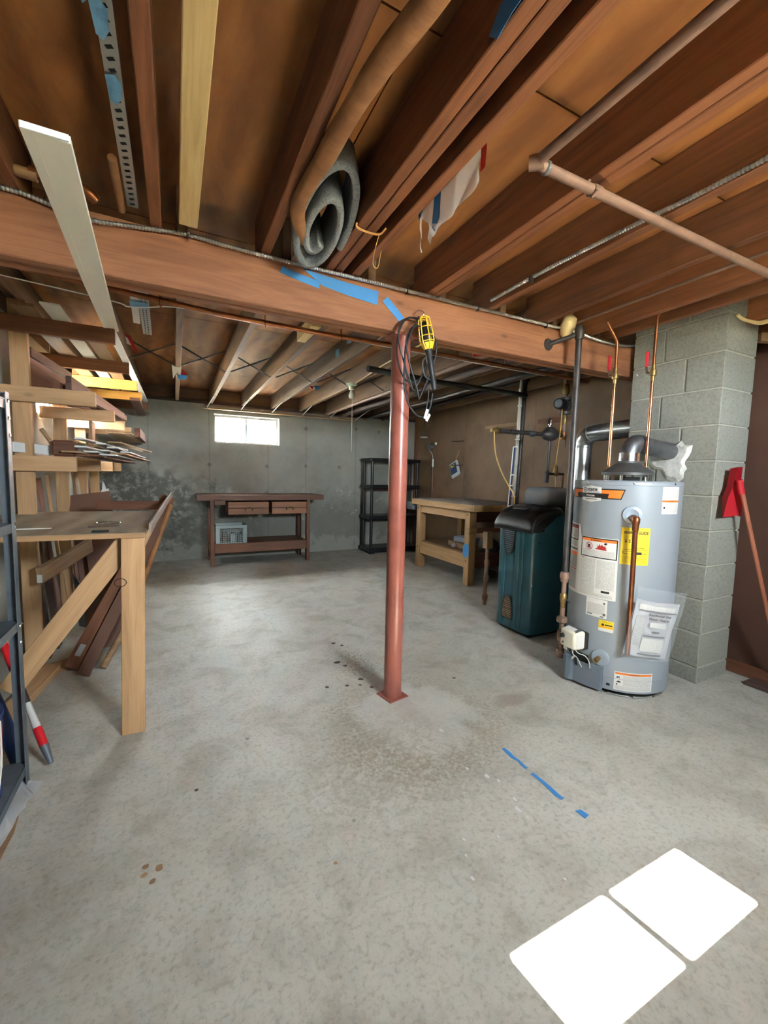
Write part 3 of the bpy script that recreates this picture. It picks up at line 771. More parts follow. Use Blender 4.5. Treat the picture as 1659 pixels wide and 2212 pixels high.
# copper water lines
def water_line(p, mid, top, label):
    t = thing('water_line', p, label, 'pipe', 'copper lines above the water heater')
    lathe('nipple', [(0, 0), (.014, 0), (.014, .03), (.016, .03), (.016, .045), (.013, .047), (.013, .06), (.011, .062), (.011, .075), (0, .075)], p, 'chrome', t, seg=16)
    lathe('brass_union', [(0, .03), (.017, .03), (.018, .045), (.013, .05), (.013, .062), (.012, .085), (0, .085)], p, 'brass', t, seg=12)
    z0 = p[2]+.07; zv = 1.80
    tube('copper_pipe', [(p[0], p[1], z0), (p[0], p[1], zv-.03)], .0085, 'bright_copper', t, 14)
    lathe('ball_valve', [(0, -.045), (.011, -.045), (.012, -.02), (.017, -.016), (.019, 0), (.017, .016), (.012, .02), (.011, .045), (0, .045)], (p[0], p[1], zv), 'brass', t, seg=16)
    tube('copper_pipe', [(p[0], p[1], zv+.03)] + [V(q) for q in mid] + [V(top)], .0085, 'aged_copper', t, 14)
    lv = board('valve_lever', V((p[0], p[1], zv)) - V((RT.x, RT.y, 0))*.03, V((p[0], p[1], zv+.045)) - V((RT.x, RT.y, 0))*.036, .012, .003, 'chrome', t, FD.to_3d(), 0)
    board('lever_grip', V((p[0], p[1], zv+.035)) - V((RT.x, RT.y, 0))*.034, V((p[0], p[1], zv+.12)) - V((RT.x, RT.y, 0))*.034, .016, .006, 'red_plastic', lv, FD.to_3d())
    rod('lever_stem', V((p[0], p[1], zv)), V((p[0], p[1], zv)) - V((RT.x, RT.y, 0))*.032, .006, 'chrome', t, 10)
L_ = HC.to_3d() - RT.to_3d()*.098; Rr = HC.to_3d() + RT.to_3d()*.090
water_line((L_.x, L_.y, HT), [(L_.x, L_.y, 1.985), (L_.x-.012, L_.y, 2.005)], (L_.x-.075, L_.y+.02, 2.098), 'copper water line on the left of the heater flue, bent at the top')
water_line((Rr.x, Rr.y, HT), [(Rr.x, Rr.y, 2.10), (Rr.x+.004, Rr.y-.01, 2.125), (Rr.x+.01, Rr.y-.05, 2.145)], (Rr.x+.012, Rr.y-.5, 2.15), 'copper water line on the right of the heater flue, straight to the joists')
# paper manual in a bag on the tank
mn = thing('manual_bag', hpt(.12, .25, .01), 'white printed manual in a clear bag taped to the water heater', 'manual')
MB = hframe(.150, .41, .035) @ Matrix.Rotation(R(7), 4, 'Y') @ Matrix.Rotation(R(-5), 4, 'X')
b = bmesh.new()
nx, nz = 8, 6
gv_ = [[b.verts.new((-.115+.23*i/nx, .018*math.sin(math.pi*i/nx)+.004*math.sin(5*k+i), -.155+.31*k/nz)) for i in range(nx+1)] for k in range(nz+1)]
for k in range(nz):
    for i in range(nx): b.faces.new((gv_[k][i], gv_[k][i+1], gv_[k+1][i+1], gv_[k+1][i]))
bmesh.ops.solidify(b, geom=b.faces[:], thickness=.004)
obj('booklet', b, 'paper_white', mn, MB, True)
def mrect(name, x0, z0, x1, z1, mat, dy=.003):
    b = bmesh.new(); n = 6
    up = [b.verts.new((x0+(x1-x0)*i/n, .018*math.sin(math.pi*((x0+(x1-x0)*i/n)+.115)/.23)+.0045+dy, z1)) for i in range(n+1)]
    dn = [b.verts.new((v.co.x, v.co.y, z0)) for v in up]
    for i in range(n): b.faces.new((dn[i], dn[i+1], up[i+1], up[i]))
    uv_planar_xz(b, x0, x1, z0, z1); return obj(name, b, mat, mn, MB)
def uv_planar_xz(bm, x0, x1, z0, z1):
    uv = bm.loops.layers.uv.new('UVMap')
    for f in bm.faces:
        for l in f.loops: l[uv].uv = ((l.vert.co.x-x0)/(x1-x0), (l.vert.co.z-z0)/(z1-z0))
for r_ in ((-.098, .098, .105, .106), (-.05, -.035, .07, -.028), (-.055, -.140, .075, -.132)): mrect('rule', *r_, 'print_grey')
mrect('fine_print', -.10, .108, .09, .135, 'fine_print'); mrect('fine_print', -.10, -.09, -.06, .07, 'fine_print_grey'); mrect('fine_print', -.05, -.12, .07, -.045, 'fine_print'); mrect('fine_print', -.03, .015, .06, .045, 'fine_print')
for body, z_, sz in (('Residential Gas', .080, .019), ('Water Heater', .058, .019), ('state', -.012, .020)):
    tb = text_bm(body, sz, 'CENTER', .0005)
    for v in tb.verts: v.co = V((v.co.x+.01, .0265, v.co.y+z_))
    obj('cover_title', tb, 'label_black', mn, MB)
b = bmesh.new()
gv_ = [[b.verts.new((-.13+.26*i/6, .020*math.sin(math.pi*i/6)+.012+.004*math.sin(4*k+2*i), -.165+.39*k/6)) for i in range(7)] for k in range(7)]
for k in range(6):
    for i in range(6): b.faces.new((gv_[k][i], gv_[k][i+1], gv_[k+1][i+1], gv_[k+1][i]))
obj('clear_bag', b, 'plastic_bag', mn, MB, True)

# ---- gas pipe dropping beside the heater
gp = thing('gas_pipe', (2.107, 1.75, .1), 'dark iron gas pipe hanging down left of the water heater', 'pipe')
GX, GY = 2.108, 1.75
tube('iron_drop', [(GX, GY, 2.03), (GX, GY, .62)], .0175, 'black_iron', gp, 16)
lathe('tee_fitting', [(0, -.03), (.024, -.03), (.026, 0), (.027, .03), (.02, .045), (0, .045)], (GX, GY, 2.03), 'black_iron', gp, seg=16)
tube('iron_stub', [(GX, GY, 2.03), (1.995, 1.87, 1.985)], .013, 'black_iron', gp, 12)
lathe('pipe_flange', [(0, 0), (.035, 0), (.03, .008), (0, .01)], (1.99, 1.866, 1.982), 'black_iron', gp, (0, -1, 0), 16)
lathe('union', [(0, -.03), (.022, -.03), (.024, -.01), (.028, -.008), (.028, .015), (.022, .03), (0, .035)], (GX, GY, .60), 'dull_pipe', gp, seg=12)
tube('iron_nipple', [(GX, GY, .58), (GX, GY, .47)], .014, 'dull_pipe', gp, 12)
lathe('gas_cock', [(0, -.06), (.013, -.06), (.015, -.03), (.021, -.015), (.021, .02), (.014, .03), (0, .05)], (GX, GY, .47), 'brass', gp, seg=12)
board('cock_handle', (GX+.02, GY-.01, .46), (GX+.05, GY-.02, .43), .012, .006, 'teal_paint', gp)
tube('iron_nipple', [(GX, GY, .41), (GX, GY, .12)], .0145, 'dull_pipe', gp, 12)
lathe('union', [(0, -.02), (.024, -.02), (.031, -.012), (.031, .012), (.022, .02), (0, .025)], (GX, GY, .335), 'dull_pipe', gp, seg=10)
lathe('coupling', [(0, -.03), (.022, -.03), (.022, .03), (0, .03)], (GX, GY, .235), 'dull_pipe', gp, seg=14)
lathe('end_cap', [(0, -.03), (.020, -.03), (.022, -.01), (.022, .025), (0, .025)], (GX, GY, .125), 'dull_pipe', gp, seg=12)

# ---- boiler
bo = thing('boiler', (2.62, 2.39, 0), 'teal steel boiler with black moulded cap behind the water heater', 'boiler')
BX0, BX1, BY0, BY1 = 2.295, 2.93, 2.205, 2.585
def rounded_prism(pts2, z0, z1, r, segs=6):
    """vertical prism from a 2D polygon with rounded corners"""
    n = len(pts2); out = []
    for i in range(n):
        p0, p1, p2 = V(pts2[i-1]), V(pts2[i]), V(pts2[(i+1) % n])
        rr = r[i] if isinstance(r, list) else r
        a = p1 + (p0-p1).normalized()*rr; c = p1 + (p2-p1).normalized()*rr
        for k in range(segs+1):
            t_ = k/segs; out.append((a*(1-t_)**2 + p1*2*t_*(1-t_) + c*t_*t_))
    b = bmesh.new(); A = [b.verts.new((p.x, p.y, z0)) for p in out]; B = [b.verts.new((p.x, p.y, z1)) for p in out]
    for i in range(len(A)): b.faces.new((A[i], A[(i+1) % len(A)], B[(i+1) % len(A)], B[i]))
    b.faces.new(A[::-1]); b.faces.new(B); bmesh.ops.recalc_face_normals(b, faces=b.faces); return b
obj('jacket', rounded_prism([(BX0+.012, BY0), (BX1, BY0), (BX1, BY1), (BX0+.012, BY1)], .03, .80, [.075, .01, .01, .075]), 'teal_paint', bo, None, 'auto')
obj('jacket_top', rounded_prism([(BX0+.13, BY0+.002), (BX1, BY0+.002), (BX1, BY1), (BX0+.13, BY1)], .799, .925, .01, 3), 'teal_paint', bo, None, 'auto')
obj('front_ridge', rounded_prism([(BX0-.004, 2.325), (BX0+.03, 2.325), (BX0+.03, 2.365), (BX0-.004, 2.365)], .05, .83, .01, 3), 'teal_paint', bo, None, 'auto')
obj('front_ridge', rounded_prism([(BX0+.004, 2.29), (BX0+.03, 2.29), (BX0+.03, 2.365), (BX0+.004, 2.365)], .05, .83, .008, 3), 'teal_paint', bo, None, 'auto')
obj('front_ridge', rounded_prism([(BX0+.001, 2.47), (BX0+.03, 2.47), (BX0+.03, 2.505), (BX0+.001, 2.505)], .05, .83, .01, 3), 'teal_paint', bo, None, 'auto')
obj('plinth', bm_box(BX1-BX0-.06, BY1-BY0-.06, .04, .004), 'dark_gap', bo, Matrix.Translation(((BX0+BX1)/2+.02, (BY0+BY1)/2, .02)))
# moulded cap: swept profile from the front edge up and back
cap = bmesh.new()
pr = [(BX0-.006, .795), (BX0-.012, .83), (BX0+.005, .875), (BX0+.045, .925), (BX0+.10, .955), (BX0+.19, .975), (BX0+.30, .975)]
yo = [(BY0-.006, -.06), (BY0-.002, -.02), (BY0+.04, .0), (BY0+.07, .004), (BY0+.085, -.006), (BY0+.15, .012), (BY0+.24, .012), (BY0+.30, -.006), (BY0+.315, .004), (BY1-.03, .0), (BY1+.002, -.02), (BY1+.006, -.06)]
rows_ = []
for (px_, pz_) in pr:
    k_ = (pz_-.795)/.18
    rows_.append([cap.verts.new((px_+(0 if abs(dz) < .03 else .012), y_, pz_+dz*(.2+.8*k_)*(1 if dz < -.03 else .6))) for (y_, dz) in yo])
for i in range(len(rows_)-1):
    for k in range(len(yo)-1): cap.faces.new((rows_[i][k], rows_[i+1][k], rows_[i+1][k+1], rows_[i][k+1]))
bmesh.ops.recalc_face_normals(cap, faces=cap.faces)
bmesh.ops.solidify(cap, geom=cap.faces[:], thickness=-.01)
co_ = obj('cap', cap, 'black_plastic', bo, None, True)
md = co_.modifiers.new('sub', 'SUBSURF'); md.levels = md.render_levels = 2
poly('cap_side', [(BX0+.006, BY0-.004, .80), (BX0+.075, BY0-.004, .80), (BX0+.16, BY0-.004, .85), (BX0+.24, BY0-.004, .91), (BX0+.25, BY0-.004, .93), (BX0+.12, BY0-.004, .93), (BX0+.04, BY0-.004, .90)], 'black_plastic', bo, .012, (0, 1, 0))
obj('cap_grille', bm_box(.085, .13, .006, .002), 'steel_grey', bo, Matrix.Translation((BX0+.10, 2.41, .972)) @ Matrix.Rotation(R(-20), 4, 'Y'))
for k in range(4): obj('grille_slat', bm_box(.012, .12, .006, .001), 'black_plastic', bo, Matrix.Translation((BX0+.07+.02*k, 2.41, .967+.006*k)) @ Matrix.Rotation(R(-20), 4, 'Y'))
def grille(yc, z0, z1, w0, w1, n, slat):
    """pointed vent on the front: half-width w0 at z0 to w1 at z1"""
    pts_ = []
    for k in range(13):
        t_ = k/12; z = z0+(z1-z0)*t_; wv_ = w1*math.sqrt(max(0, 1-(1-t_)**2))*(1-.0*t_) if w0 == 0 else w0*math.sqrt(max(0, 1-t_**2.2))
        pts_.append((z, max(wv_, .002)))
    poly_ = [(BX0-.002, yc-w_, z) for z, w_ in pts_] + [(BX0-.002, yc+w_, z) for z, w_ in pts_[::-1]]
    g = poly('vent_grille', poly_, 'black_plastic', bo, .006, (-1, 0, 0))
    for k in range(n):
        z = z0+(z1-z0)*(k+1)/(n+1); t_ = (z-z0)/(z1-z0)
        wv_ = (w1*math.sqrt(max(0, 1-(1-t_)**2)) if w0 == 0 else w0*math.sqrt(max(0, 1-t_**2.2))) - .010
        if wv_ > .006: obj('grille_slat', bm_box(.005, 2*wv_, .006, .001), slat, g, Matrix.Translation((BX0-.010, yc, z)))
grille(2.425, .60, .80, 0, .064, 13, 'steel_grey')
grille(2.415, .105, .295, .060, 0, 13, 'tan_board')
lathe('side_plug', [(0, .003), (.009, .002), (.010, 0)], (BX0+.075, BY0-.001, .72), 'black_plastic', bo, (0, -1, 0), 14)
tk = obj('burner_cover', bm_box(.30, .24, .16, .055, None, (0, 0, 0), 5), 'grey_plastic', bo, Matrix.Translation((2.655, 2.42, 1.045)), 'auto')
obj('burner_box', bm_box(.14, .14, .14, .01), 'black_plastic', bo, Matrix.Translation((2.86, 2.42, 1.0)))
# boiler flue
bf = thing('boiler_flue', (2.9, 2.33, .92), 'shiny galvanized flue from the boiler elbowing into the chimney', 'pipe')
FX, FY = 2.905, 2.31
tube('riser', [(FX, FY, .90), (FX, FY, 1.46)], .063, 'galvanized', bf, 28)
lathe('crimp_ring', [(.064, 0), (.066, .004), (.066, .016), (.064, .02)], (FX, FY, 1.44), 'galvanized', bf, seg=28)
E2 = []
Hd = V((2.815-FX, 1.83-FY, 0)).normalized()
for k in range(5):
    a = R(90*k/4); E2.append(V((FX, FY, 1.455)) + Hd*(.09*(1-math.cos(a))) + V((0, 0, .09*math.sin(a))))
tube('elbow', E2, .065, 'galvanized', bf, 28)
tube('horizontal_run', [E2[-1]-Hd*.01, V((2.815, 1.815, 1.553))], .063, 'galvanized', bf, 28)

# ================================================================== BOILER PIPING
mf = thing('boiler_manifold', (2.66, 2.6, 1.56), 'dark iron pipe manifold with circulator pump and air vent above boiler', 'piping')
MY, MZ = 2.62, 1.562
tube('manifold_pipe', [(2.27, MY, MZ), (3.06, MY, MZ+.006)], .017, 'black_iron', mf, 14)
lathe('end_valve', [(0, -.03), (.016, -.03), (.020, -.01), (.020, .015), (.03, .018), (.03, .03), (0, .032)], (2.262, MY, MZ), 'brass', mf, (1, 0, 0), 14)
for x_ in (2.31, 2.42, 2.47, 2.50, 2.80, 2.93):
    lathe('clamp_band', [(.0185, -.006), (.0215, -.005), (.0215, .005), (.0185, .006)], (x_, MY, MZ), 'chrome', mf, (1, 0, 0), 14)
lathe('air_separator', [(0, -.085), (.022, -.085), (.026, -.07), (.045, -.05), (.055, -.01), (.055, .02), (.045, .055), (.026, .075), (.022, .09), (0, .09)], (2.868, MY, MZ+.005), 'black_iron', mf, (1, 0, 0), 20)
lathe('separator_dome', [(.05, -.01), (.05, .03), (.035, .052), (.012, .06), (0, .06)], (2.868, MY, MZ+.01), 'black_iron', mf, (0, 0, 1), 18)
lathe('air_vent', [(0, 0), (.006, 0), (.007, .012), (.020, .016), (.021, .055), (.018, .062), (.008, .066), (.006, .08), (0, .082)], (2.868, MY, MZ+.068), 'chrome', mf, (0, 0, 1), 16)
lathe('mixing_valve', [(0, -.03), (.022, -.03), (.028, 0), (.022, .03), (0, .03)], (2.66, MY, MZ), 'dull_galvanized', mf, (1, 0, 0), 12)
tube('relief_stem', [(2.64, MY, MZ+.02), (2.64, MY, MZ+.062), (2.625, MY, MZ+.068)], .004, 'chrome', mf, 8)
PX = 3.035
tube('riser_pipe', [(PX, MY, MZ-.01), (PX, MY, MZ+.18)], .017, 'dull_pipe', mf, 12)
lathe('riser_elbow', [(0, -.03), (.024, -.03), (.026, .0), (.024, .03), (0, .035)], (PX, MY, MZ), 'aged_copper', mf, (0, 0, 1), 12)
lathe('ball_valve', [(0, -.04), (.02, -.04), (.026, -.02), (.026, .02), (.02, .045), (0, .045)], (PX, MY, MZ+.14), 'brass', mf, (0, 0, 1), 14)
for z_, m_ in ((MZ+.17, 'brass'), (MZ+.45, 'brass')):
    tube('valve_lever', [(PX-.025, MY-.02, z_-.02), (PX-.05, MY-.02, z_-.03), (PX-.06, MY-.02, z_-.12 if z_ < MZ+.3 else z_+.10)], .0045, m_, mf, 8)
lathe('pump_flange', [(0, -.012), (.045, -.012), (.045, .012), (0, .012)], (PX, MY, MZ+.20), 'black_iron', mf, (0, 0, 1), 18)
lathe('pump_volute', [(0, -.04), (.03, -.04), (.05, -.02), (.055, .02), (.04, .045), (0, .05)], (PX, MY, MZ+.255), 'black_iron', mf, (0, 0, 1), 20)
lathe('pump_motor', [(0, 0), (.046, 0), (.048, .02), (.048, .125), (.043, .135), (.036, .135), (.034, .128), (0, .128)], (PX-.02, MY-.005, MZ+.262), 'black_plastic', mf, (-.93, -.36, 0), 22)
lathe('motor_plate', [(0, .004), (.032, .003), (.034, 0)], V((PX-.02, MY-.005, MZ+.262)) + V((-.93, -.36, 0)).normalized()*.129, 'steel_grey', mf, (-.93, -.36, 0), 18)
lathe('pump_flange', [(0, -.012), (.045, -.012), (.045, .012), (0, .012)], (PX, MY, MZ+.32), 'black_iron', mf, (0, 0, 1), 18)
lathe('ball_valve', [(0, -.04), (.022, -.04), (.030, -.02), (.030, .02), (.022, .045), (0, .045)], (PX, MY, MZ+.40), 'brass', mf, (0, 0, 1), 14)
tube('riser_pipe', [(PX, MY, MZ+.30), (PX, MY, 2.14)], .015, 'dull_pipe', mf, 12)
tube('drop_pipe', [(2.87, MY, MZ-.05), (2.862, MY, 1.20)], .0125, 'black_iron', mf, 12)
lathe('drop_tee', [(0, -.06), (.018, -.06), (.021, -.02), (.021, .03), (.016, .04), (0, .04)], (2.862, MY, 1.215), 'black_iron', mf, (0, 0, 1), 12)
tube('feed_pipe', [(2.862, MY, 1.235), (3.06, MY, 1.235)], .012, 'black_iron', mf, 12)
lathe('pressure_valve', [(0, -.035), (.018, -.03), (.026, -.012), (.022, .015), (.018, .035), (.013, .06), (.006, .065), (.005, .08), (0, .082)], (2.965, MY, 1.245), 'brass', mf, (0, 0, 1), 14)
tube('feed_pipe', [(3.06, MY, 1.235), (3.05, MY, 1.08)], .011, 'dull_pipe', mf, 10)
tube('capillary_wire', [(2.945, MY-.05, 1.79), (2.95, MY-.04, 1.68), (2.965, MY-.02, 1.55), (2.965, MY, 1.35), (2.97, MY, 1.12)], .004, 'wire_tan', mf, 6, 6)
rod('drain_lever', (PX-.005, MY-.03, MZ), (PX-.005, MY-.03, MZ-.095), .004, 'black_iron', mf, 6)
tw = tube('thermostat_wire', [(2.245, MY-.02, MZ-.01), (2.252, MY-.02, 1.46), (2.275, MY-.02, 1.36), (2.335, MY-.02, 1.24), (2.41, MY-.02, 1.14), (2.475, MY-.02, 1.06), (2.50, MY-.01, .98)], .005, 'wire_tan', None, 8, 8)
tag(tw, 'thin tan wire drooping from the manifold valve to the boiler', 'wire')
cd = thing('conduit_riser', (2.87, 3.0, .3), 'pale grey conduit rising behind the boiler with a bend at the joists', 'pipe')
tube('conduit', [(2.85, 3.0, .30), (2.858, 3.0, .95), (2.888, 3.0, 2.10), (2.90, 3.0, 2.15), (2.985, 3.0, 2.265)], .0155, 'pvc_pale', cd, 12)
for z_ in (1.02, 1.55, 1.86): lathe('strap', [(.016, -.006), (.022, -.004), (.022, .004), (.016, .006)], (2.856+.026*(z_-.95), 3.0, z_), 'white_plastic', cd, seg=12)
dp = thing('supply_pipe', (2.92, 3.03, .3), 'dark iron supply pipe rising beside the pale conduit', 'pipe')
tube('iron_pipe', [(2.91, 3.03, .30), (2.925, 3.03, .95), (2.965, 3.03, 2.08), (3.0, 3.03, 2.125)], .0205, 'black_iron', dp, 12)
tube('iron_run', [(2.985, 3.03, 2.115), (2.985, YB-.05, 2.075)], .0205, 'black_iron', dp, 12)
sg = thing('sight_gauge', (2.80, 3.0, .8), 'narrow dark sight glass with white clips beside the pale conduit', 'gauge')
board('gauge_strip', (2.795, 3.0, .80), (2.835, 3.0, 1.48), .022, .012, 'navy_paint', sg, (0, 1, 0))
board('gauge_edge', (2.783, 2.996, .80), (2.823, 2.996, 1.48), .005, .012, 'white_plastic', sg, (0, 1, 0))
for z_ in (.93, 1.12, 1.22, 1.48): board('gauge_clip', (2.785+.04*(z_-.8)/.68, 2.99, z_), (2.825+.04*(z_-.8)/.68, 2.99, z_+.003), .018, .012, 'white_plastic', sg, (0, 0, 1))

# ---- pipes overhead in the far bay
fcp = thing('copper_run', (.4, 2.3, 1.97), 'long copper pipe slung below the far joists behind the girder', 'pipe')
tube('copper_pipe', [(-.84, 2.28, 2.03), (-.34, 2.3, 1.998), (.22, 2.3, 1.967), (.8, 2.3, 1.96), (1.15, 2.3, 1.965), (2.9, 2.3, 1.955)], .013, 'aged_copper', fcp, 12)
for x_ in (-.05, .43, .85, 1.65, 2.05): tube('pipe_hanger', [(x_, 2.285, 2.10), (x_, 2.285, 1.955), (x_+.006, 2.30, 1.945), (x_+.006, 2.315, 1.955), (x_+.006, 2.315, 2.10)], .002, 'bright_copper', fcp, 5)
wf = tube('bell_wire', [(-.84, 2.45, 2.03), (-.27, 2.45, 1.991), (-.192, 2.45, 1.976), (-.103, 2.45, 1.989), (.009, 2.45, 2.012), (.24, 2.45, 2.018), (.58, 2.45, 2.012), (.8, 2.45, 2.0), (1.23, 2.45, 2.0), (2.6, 2.45, 1.99)], .0028, 'white_plastic', None, 6, 5)
tag(wf, 'thin white wire strung below the long copper pipe', 'wire')
for k, (x_, y0, y1, z_, r_, m_, lb) in enumerate(((1.98, 2.05, 6.0, 2.05, .02, 'dull_pipe', 'grey pipe running back under the joists right of the column'), (2.22, 2.05, 6.0, 2.06, .035, 'dark_board', 'thick brown heating pipe along the joists near the manifold'), (2.62, 2.1, 6.0, 2.05, .024, 'black_iron', 'dark iron pipe along the joists above the right workbench'))):
    tag(tube('overhead_pipe', [(x_, y0, z_), (x_+.02, (y0+y1)/2, z_), (x_, y1, z_)], r_, m_, None, 12), lb, 'pipe', 'pipes under the far joists')
dc = tag(tube('drain_pipe', [(1.22, 2.75, 1.93), (1.9, 2.85, 1.93), (2.9, 2.95, 1.95)], .022, 'black_rubber', None, 12), 'black drain pipe crossing behind the girder right of the column', 'pipe')
cpl = tag(tube('cord_hook', [(1.70, 2.2, 2.04), (1.70, 2.2, 1.955), (1.83, 2.22, 1.985)], .005, 'red_paint', None, 8), 'red wire hook showing below the girder', 'hook')

# ---- flex cable along the girder, cable on joist
ca = thing('armoured_cable', (1.0, 1.85, 2.10), 'grey armoured cable stapled along the top of the girder', 'cable')
flex('cable_run', [(-.85, 1.85, 2.10), (-.488, 1.85, 2.090), (-.418, 1.85, 2.085), (-.357, 1.85, 2.073), (-.255, 1.85, 2.055), (-.101, 1.85, 2.070), (.052, 1.85, 2.086), (.184, 1.85, 2.082), (.326, 1.85, 2.079), (.5, 1.85, 2.078), (.71, 1.85, 2.080), (.945, 1.85, 2.080), (1.208, 1.85, 2.080), (1.6, 1.85, 2.082), (1.946, 1.85, 2.082), (2.178, 1.85, 2.084), (2.43, 1.85, 2.066), (2.637, 1.85, 2.07), (2.78, 1.85, 2.09)], .0085, 'galvanized', ca)
for x_ in (.06, .52, 1.02, 1.45, 1.95): board('cable_staple', (x_, 1.851, 2.066), (x_, 1.851, 2.094), .006, .02, 'black_iron', ca, (0, 1, 0), .001)
cb2 = thing('joist_cable', (1.5, 1.2, 2.11), 'grey armoured cable clipped along the side of a joist at right', 'cable')
flex('cable_run', [(1.508, -.6, 2.098), (1.508, .3, 2.100), (1.508, .655, 2.103), (1.508, .84, 2.104), (1.508, .99, 2.112), (1.508, 1.17, 2.118), (1.508, 1.39, 2.124), (1.508, 1.61, 2.124), (1.508, 1.82, 2.12)], .0085, 'galvanized', cb2)
for y_ in (.985, 1.53): board('cable_strap', (1.5, y_-.006, 2.115), (1.5, y_+.006, 2.115), .03, .022, 'black_iron', cb2, (1, 0, 0), .001)
pb = thing('overhead_pipe', (1.2, .93, 2.05), 'brownish painted water pipe turning a corner below the near joists', 'pipe', 'pipes under the near joists')
tube('pipe_leg', [(.905, -.6, 2.055), (.905, .905, 2.055)], .0145, 'dull_pipe', pb, 14)
lathe('pipe_elbow', [(0, -.02), (.018, -.02), (.020, 0), (.018, .02), (0, .022)], (.905, .925, 2.055), 'dull_pipe', pb, (.7, -.7, 0), 14)
tube('pipe_leg', [(.905, .928, 2.055), (3.2, .925, 2.055)], .0145, 'dull_pipe', pb, 14)
lathe('solder_joint', [(.015, -.008), (.018, -.004), (.018, .004), (.015, .008)], (.945, .928, 2.055), 'dull_galvanized', pb, (1, 0, 0), 14)
lathe('coupling', [(.015, -.02), (.0175, -.018), (.0175, .018), (.015, .02)], (1.15, .928, 2.055), 'dull_pipe', pb, (1, 0, 0), 14)
tube('pipe_hook', [(1.145, .945, 2.100), (1.135, .95, 2.075), (1.135, .94, 2.045), (1.135, .925, 2.036), (1.135, .908, 2.045)], .005, 'dull_pipe', pb, 8)
hr = tag(tube('heat_pipe', [(2.39, -.6, 2.15), (2.39, 1.84, 2.15)], .011, 'aged_copper', None, 10), 'narrow copper line beside the joist above the chimney', 'pipe')
hr2 = tag(tube('heat_pipe', [(2.15, -.6, 2.118), (2.15, 1.85, 2.118)], .008, 'dull_pipe', None, 10), 'dull pipe running between the joists left of the chimney', 'pipe')

# ================================================================== LOOSE THINGS IN THE CEILING
pale = tag(board('lumber_plank', (.062, -.5, 2.125), (.062, 1.83, 2.125), .064, .038, 'pale_pine', None), 'pale new pine stud stored up between the joists at left', 'plank')
def slotted(name, a, b, wd, label, slots, s0):
    t = thing(name, a, label, 'rail')
    M, L = frame_of(a, b); bm_ = bmesh.new()
    obj('rail_web', bm_box(L, wd, .003, 0), 'silver_slot', t, M)
    for sgn in (-1, 1): obj('rail_flange', bm_box(L, .003, .014, 0), 'silver_slot', t, M @ Matrix.Translation((0, sgn*wd/2, .006)))
    for k in range(slots):
        for dy in ((0,) if wd < .034 else (-.008, .008)):
            x_ = -L/2 + s0 + k*(L-2*s0)/(slots-1)
            obj('slot', bm_box(.009, .016 if dy == 0 else .007, .0012, .0004), 'dark_gap', t, M @ Matrix.Translation((x_, dy, -.0022)) @ Matrix.Rotation(R(-28 if dy == 0 else 0), 4, 'Z'))
    return t
slotted('slotted_rail', (-.108, -.1, 2.135), (-.118, 1.85, 2.135), .032, 'grey slotted metal rail between the joists at upper left', 62, .02)
slotted('slotted_rail', (-.125, 2.40, 2.05), (-.140, 3.15, 2.05), .045, 'bright slotted metal rail hanging in the far bay at left', 22, .02)
st = board('tape_scrap', (-.165, 2.44, 2.055), (-.185, 2.95, 2.05), .035, .002, 'cloth_white', None); tag(st, 'pale strip of card taped beside the far slotted rail', 'card')
tag(board('tape_scrap', (-.15, 2.56, 2.043), (-.15, 2.64, 2.043), .085, .003, 'tape_worn', None), 'worn blue tape wrapped on the far slotted rail', 'tape')
for (p, q, lb) in (((-.122, 1.10, 2.131), (-.120, 1.17, 2.131), 'worn blue tape scrap on the near slotted rail, upper one'), ((-.116, 1.28, 2.131), (-.114, 1.35, 2.131), 'worn blue tape scrap on the near slotted rail, lower one')):
    b = bmesh.new(); y0_, y1_, x_, z_ = p[1], q[1], p[0], 2.1285
    b.faces.new([b.verts.new(e_) for e_ in ((x_-.017, y0_, z_), (x_+.004, y0_-.008, z_), (x_+.015, y0_+.01, z_), (x_+.013, y1_-.01, z_), (x_, y1_+.012, z_-.004), (x_-.013, y1_, z_-.006))])
    tag(obj('tape_scrap', b, 'tape_worn', None), lb, 'tape', 'blue tape scraps')
def sheet(name, pts, mat, parent=None, n=(0, 0, -1), t=.0008):
    return poly(name, [V(p) for p in pts], mat, parent, t, n)
tag(sheet('tape_scrap', [(-.155, 1.00, 2.12), (-.14, 1.00, 2.10), (-.138, 1.07, 2.095), (-.146, 1.085, 2.10), (-.153, 1.06, 2.11)], 'tape_worn', None, (1, 0, 0)), 'worn blue tape tongue hanging at the upper left edge', 'tape', 'blue tape scraps')
tag(sheet('tape_scrap', [(.606, .66, 2.14), (.606, .74, 2.14), (.600, .765, 2.10), (.598, .75, 2.085), (.598, .735, 2.07), (.600, .70, 2.085), (.602, .67, 2.09)], 'painters_tape', None, (-1, 0, 0)), 'torn blue tape tongue hanging at the top of the frame', 'tape', 'blue tape scraps')
# short pale pegs at upper left
tag(tube('wood_peg', [(-.150, 1.56, 2.11), (-.152, 1.84, 2.11)], .0125, 'peeled_wood', None, 12), 'short round wooden peg beside the slotted rail', 'dowel')
tag(tube('bent_pipe', [(-.40, 1.80, 2.135), (-.30, 1.80, 2.13), (-.25, 1.80, 2.120), (-.225, 1.815, 2.105)], .018, 'aged_copper', None, 12, 4), 'short bent brown copper elbow behind the white trim board', 'pipe')
tag(tube('pipe_insulation', [(-.85, 1.80, 2.14), (-.55, 1.80, 2.135), (-.38, 1.80, 2.125)], .017, 'tan_board', None, 12), 'tan wrapped pipe lying along the girder at far left', 'pipe')
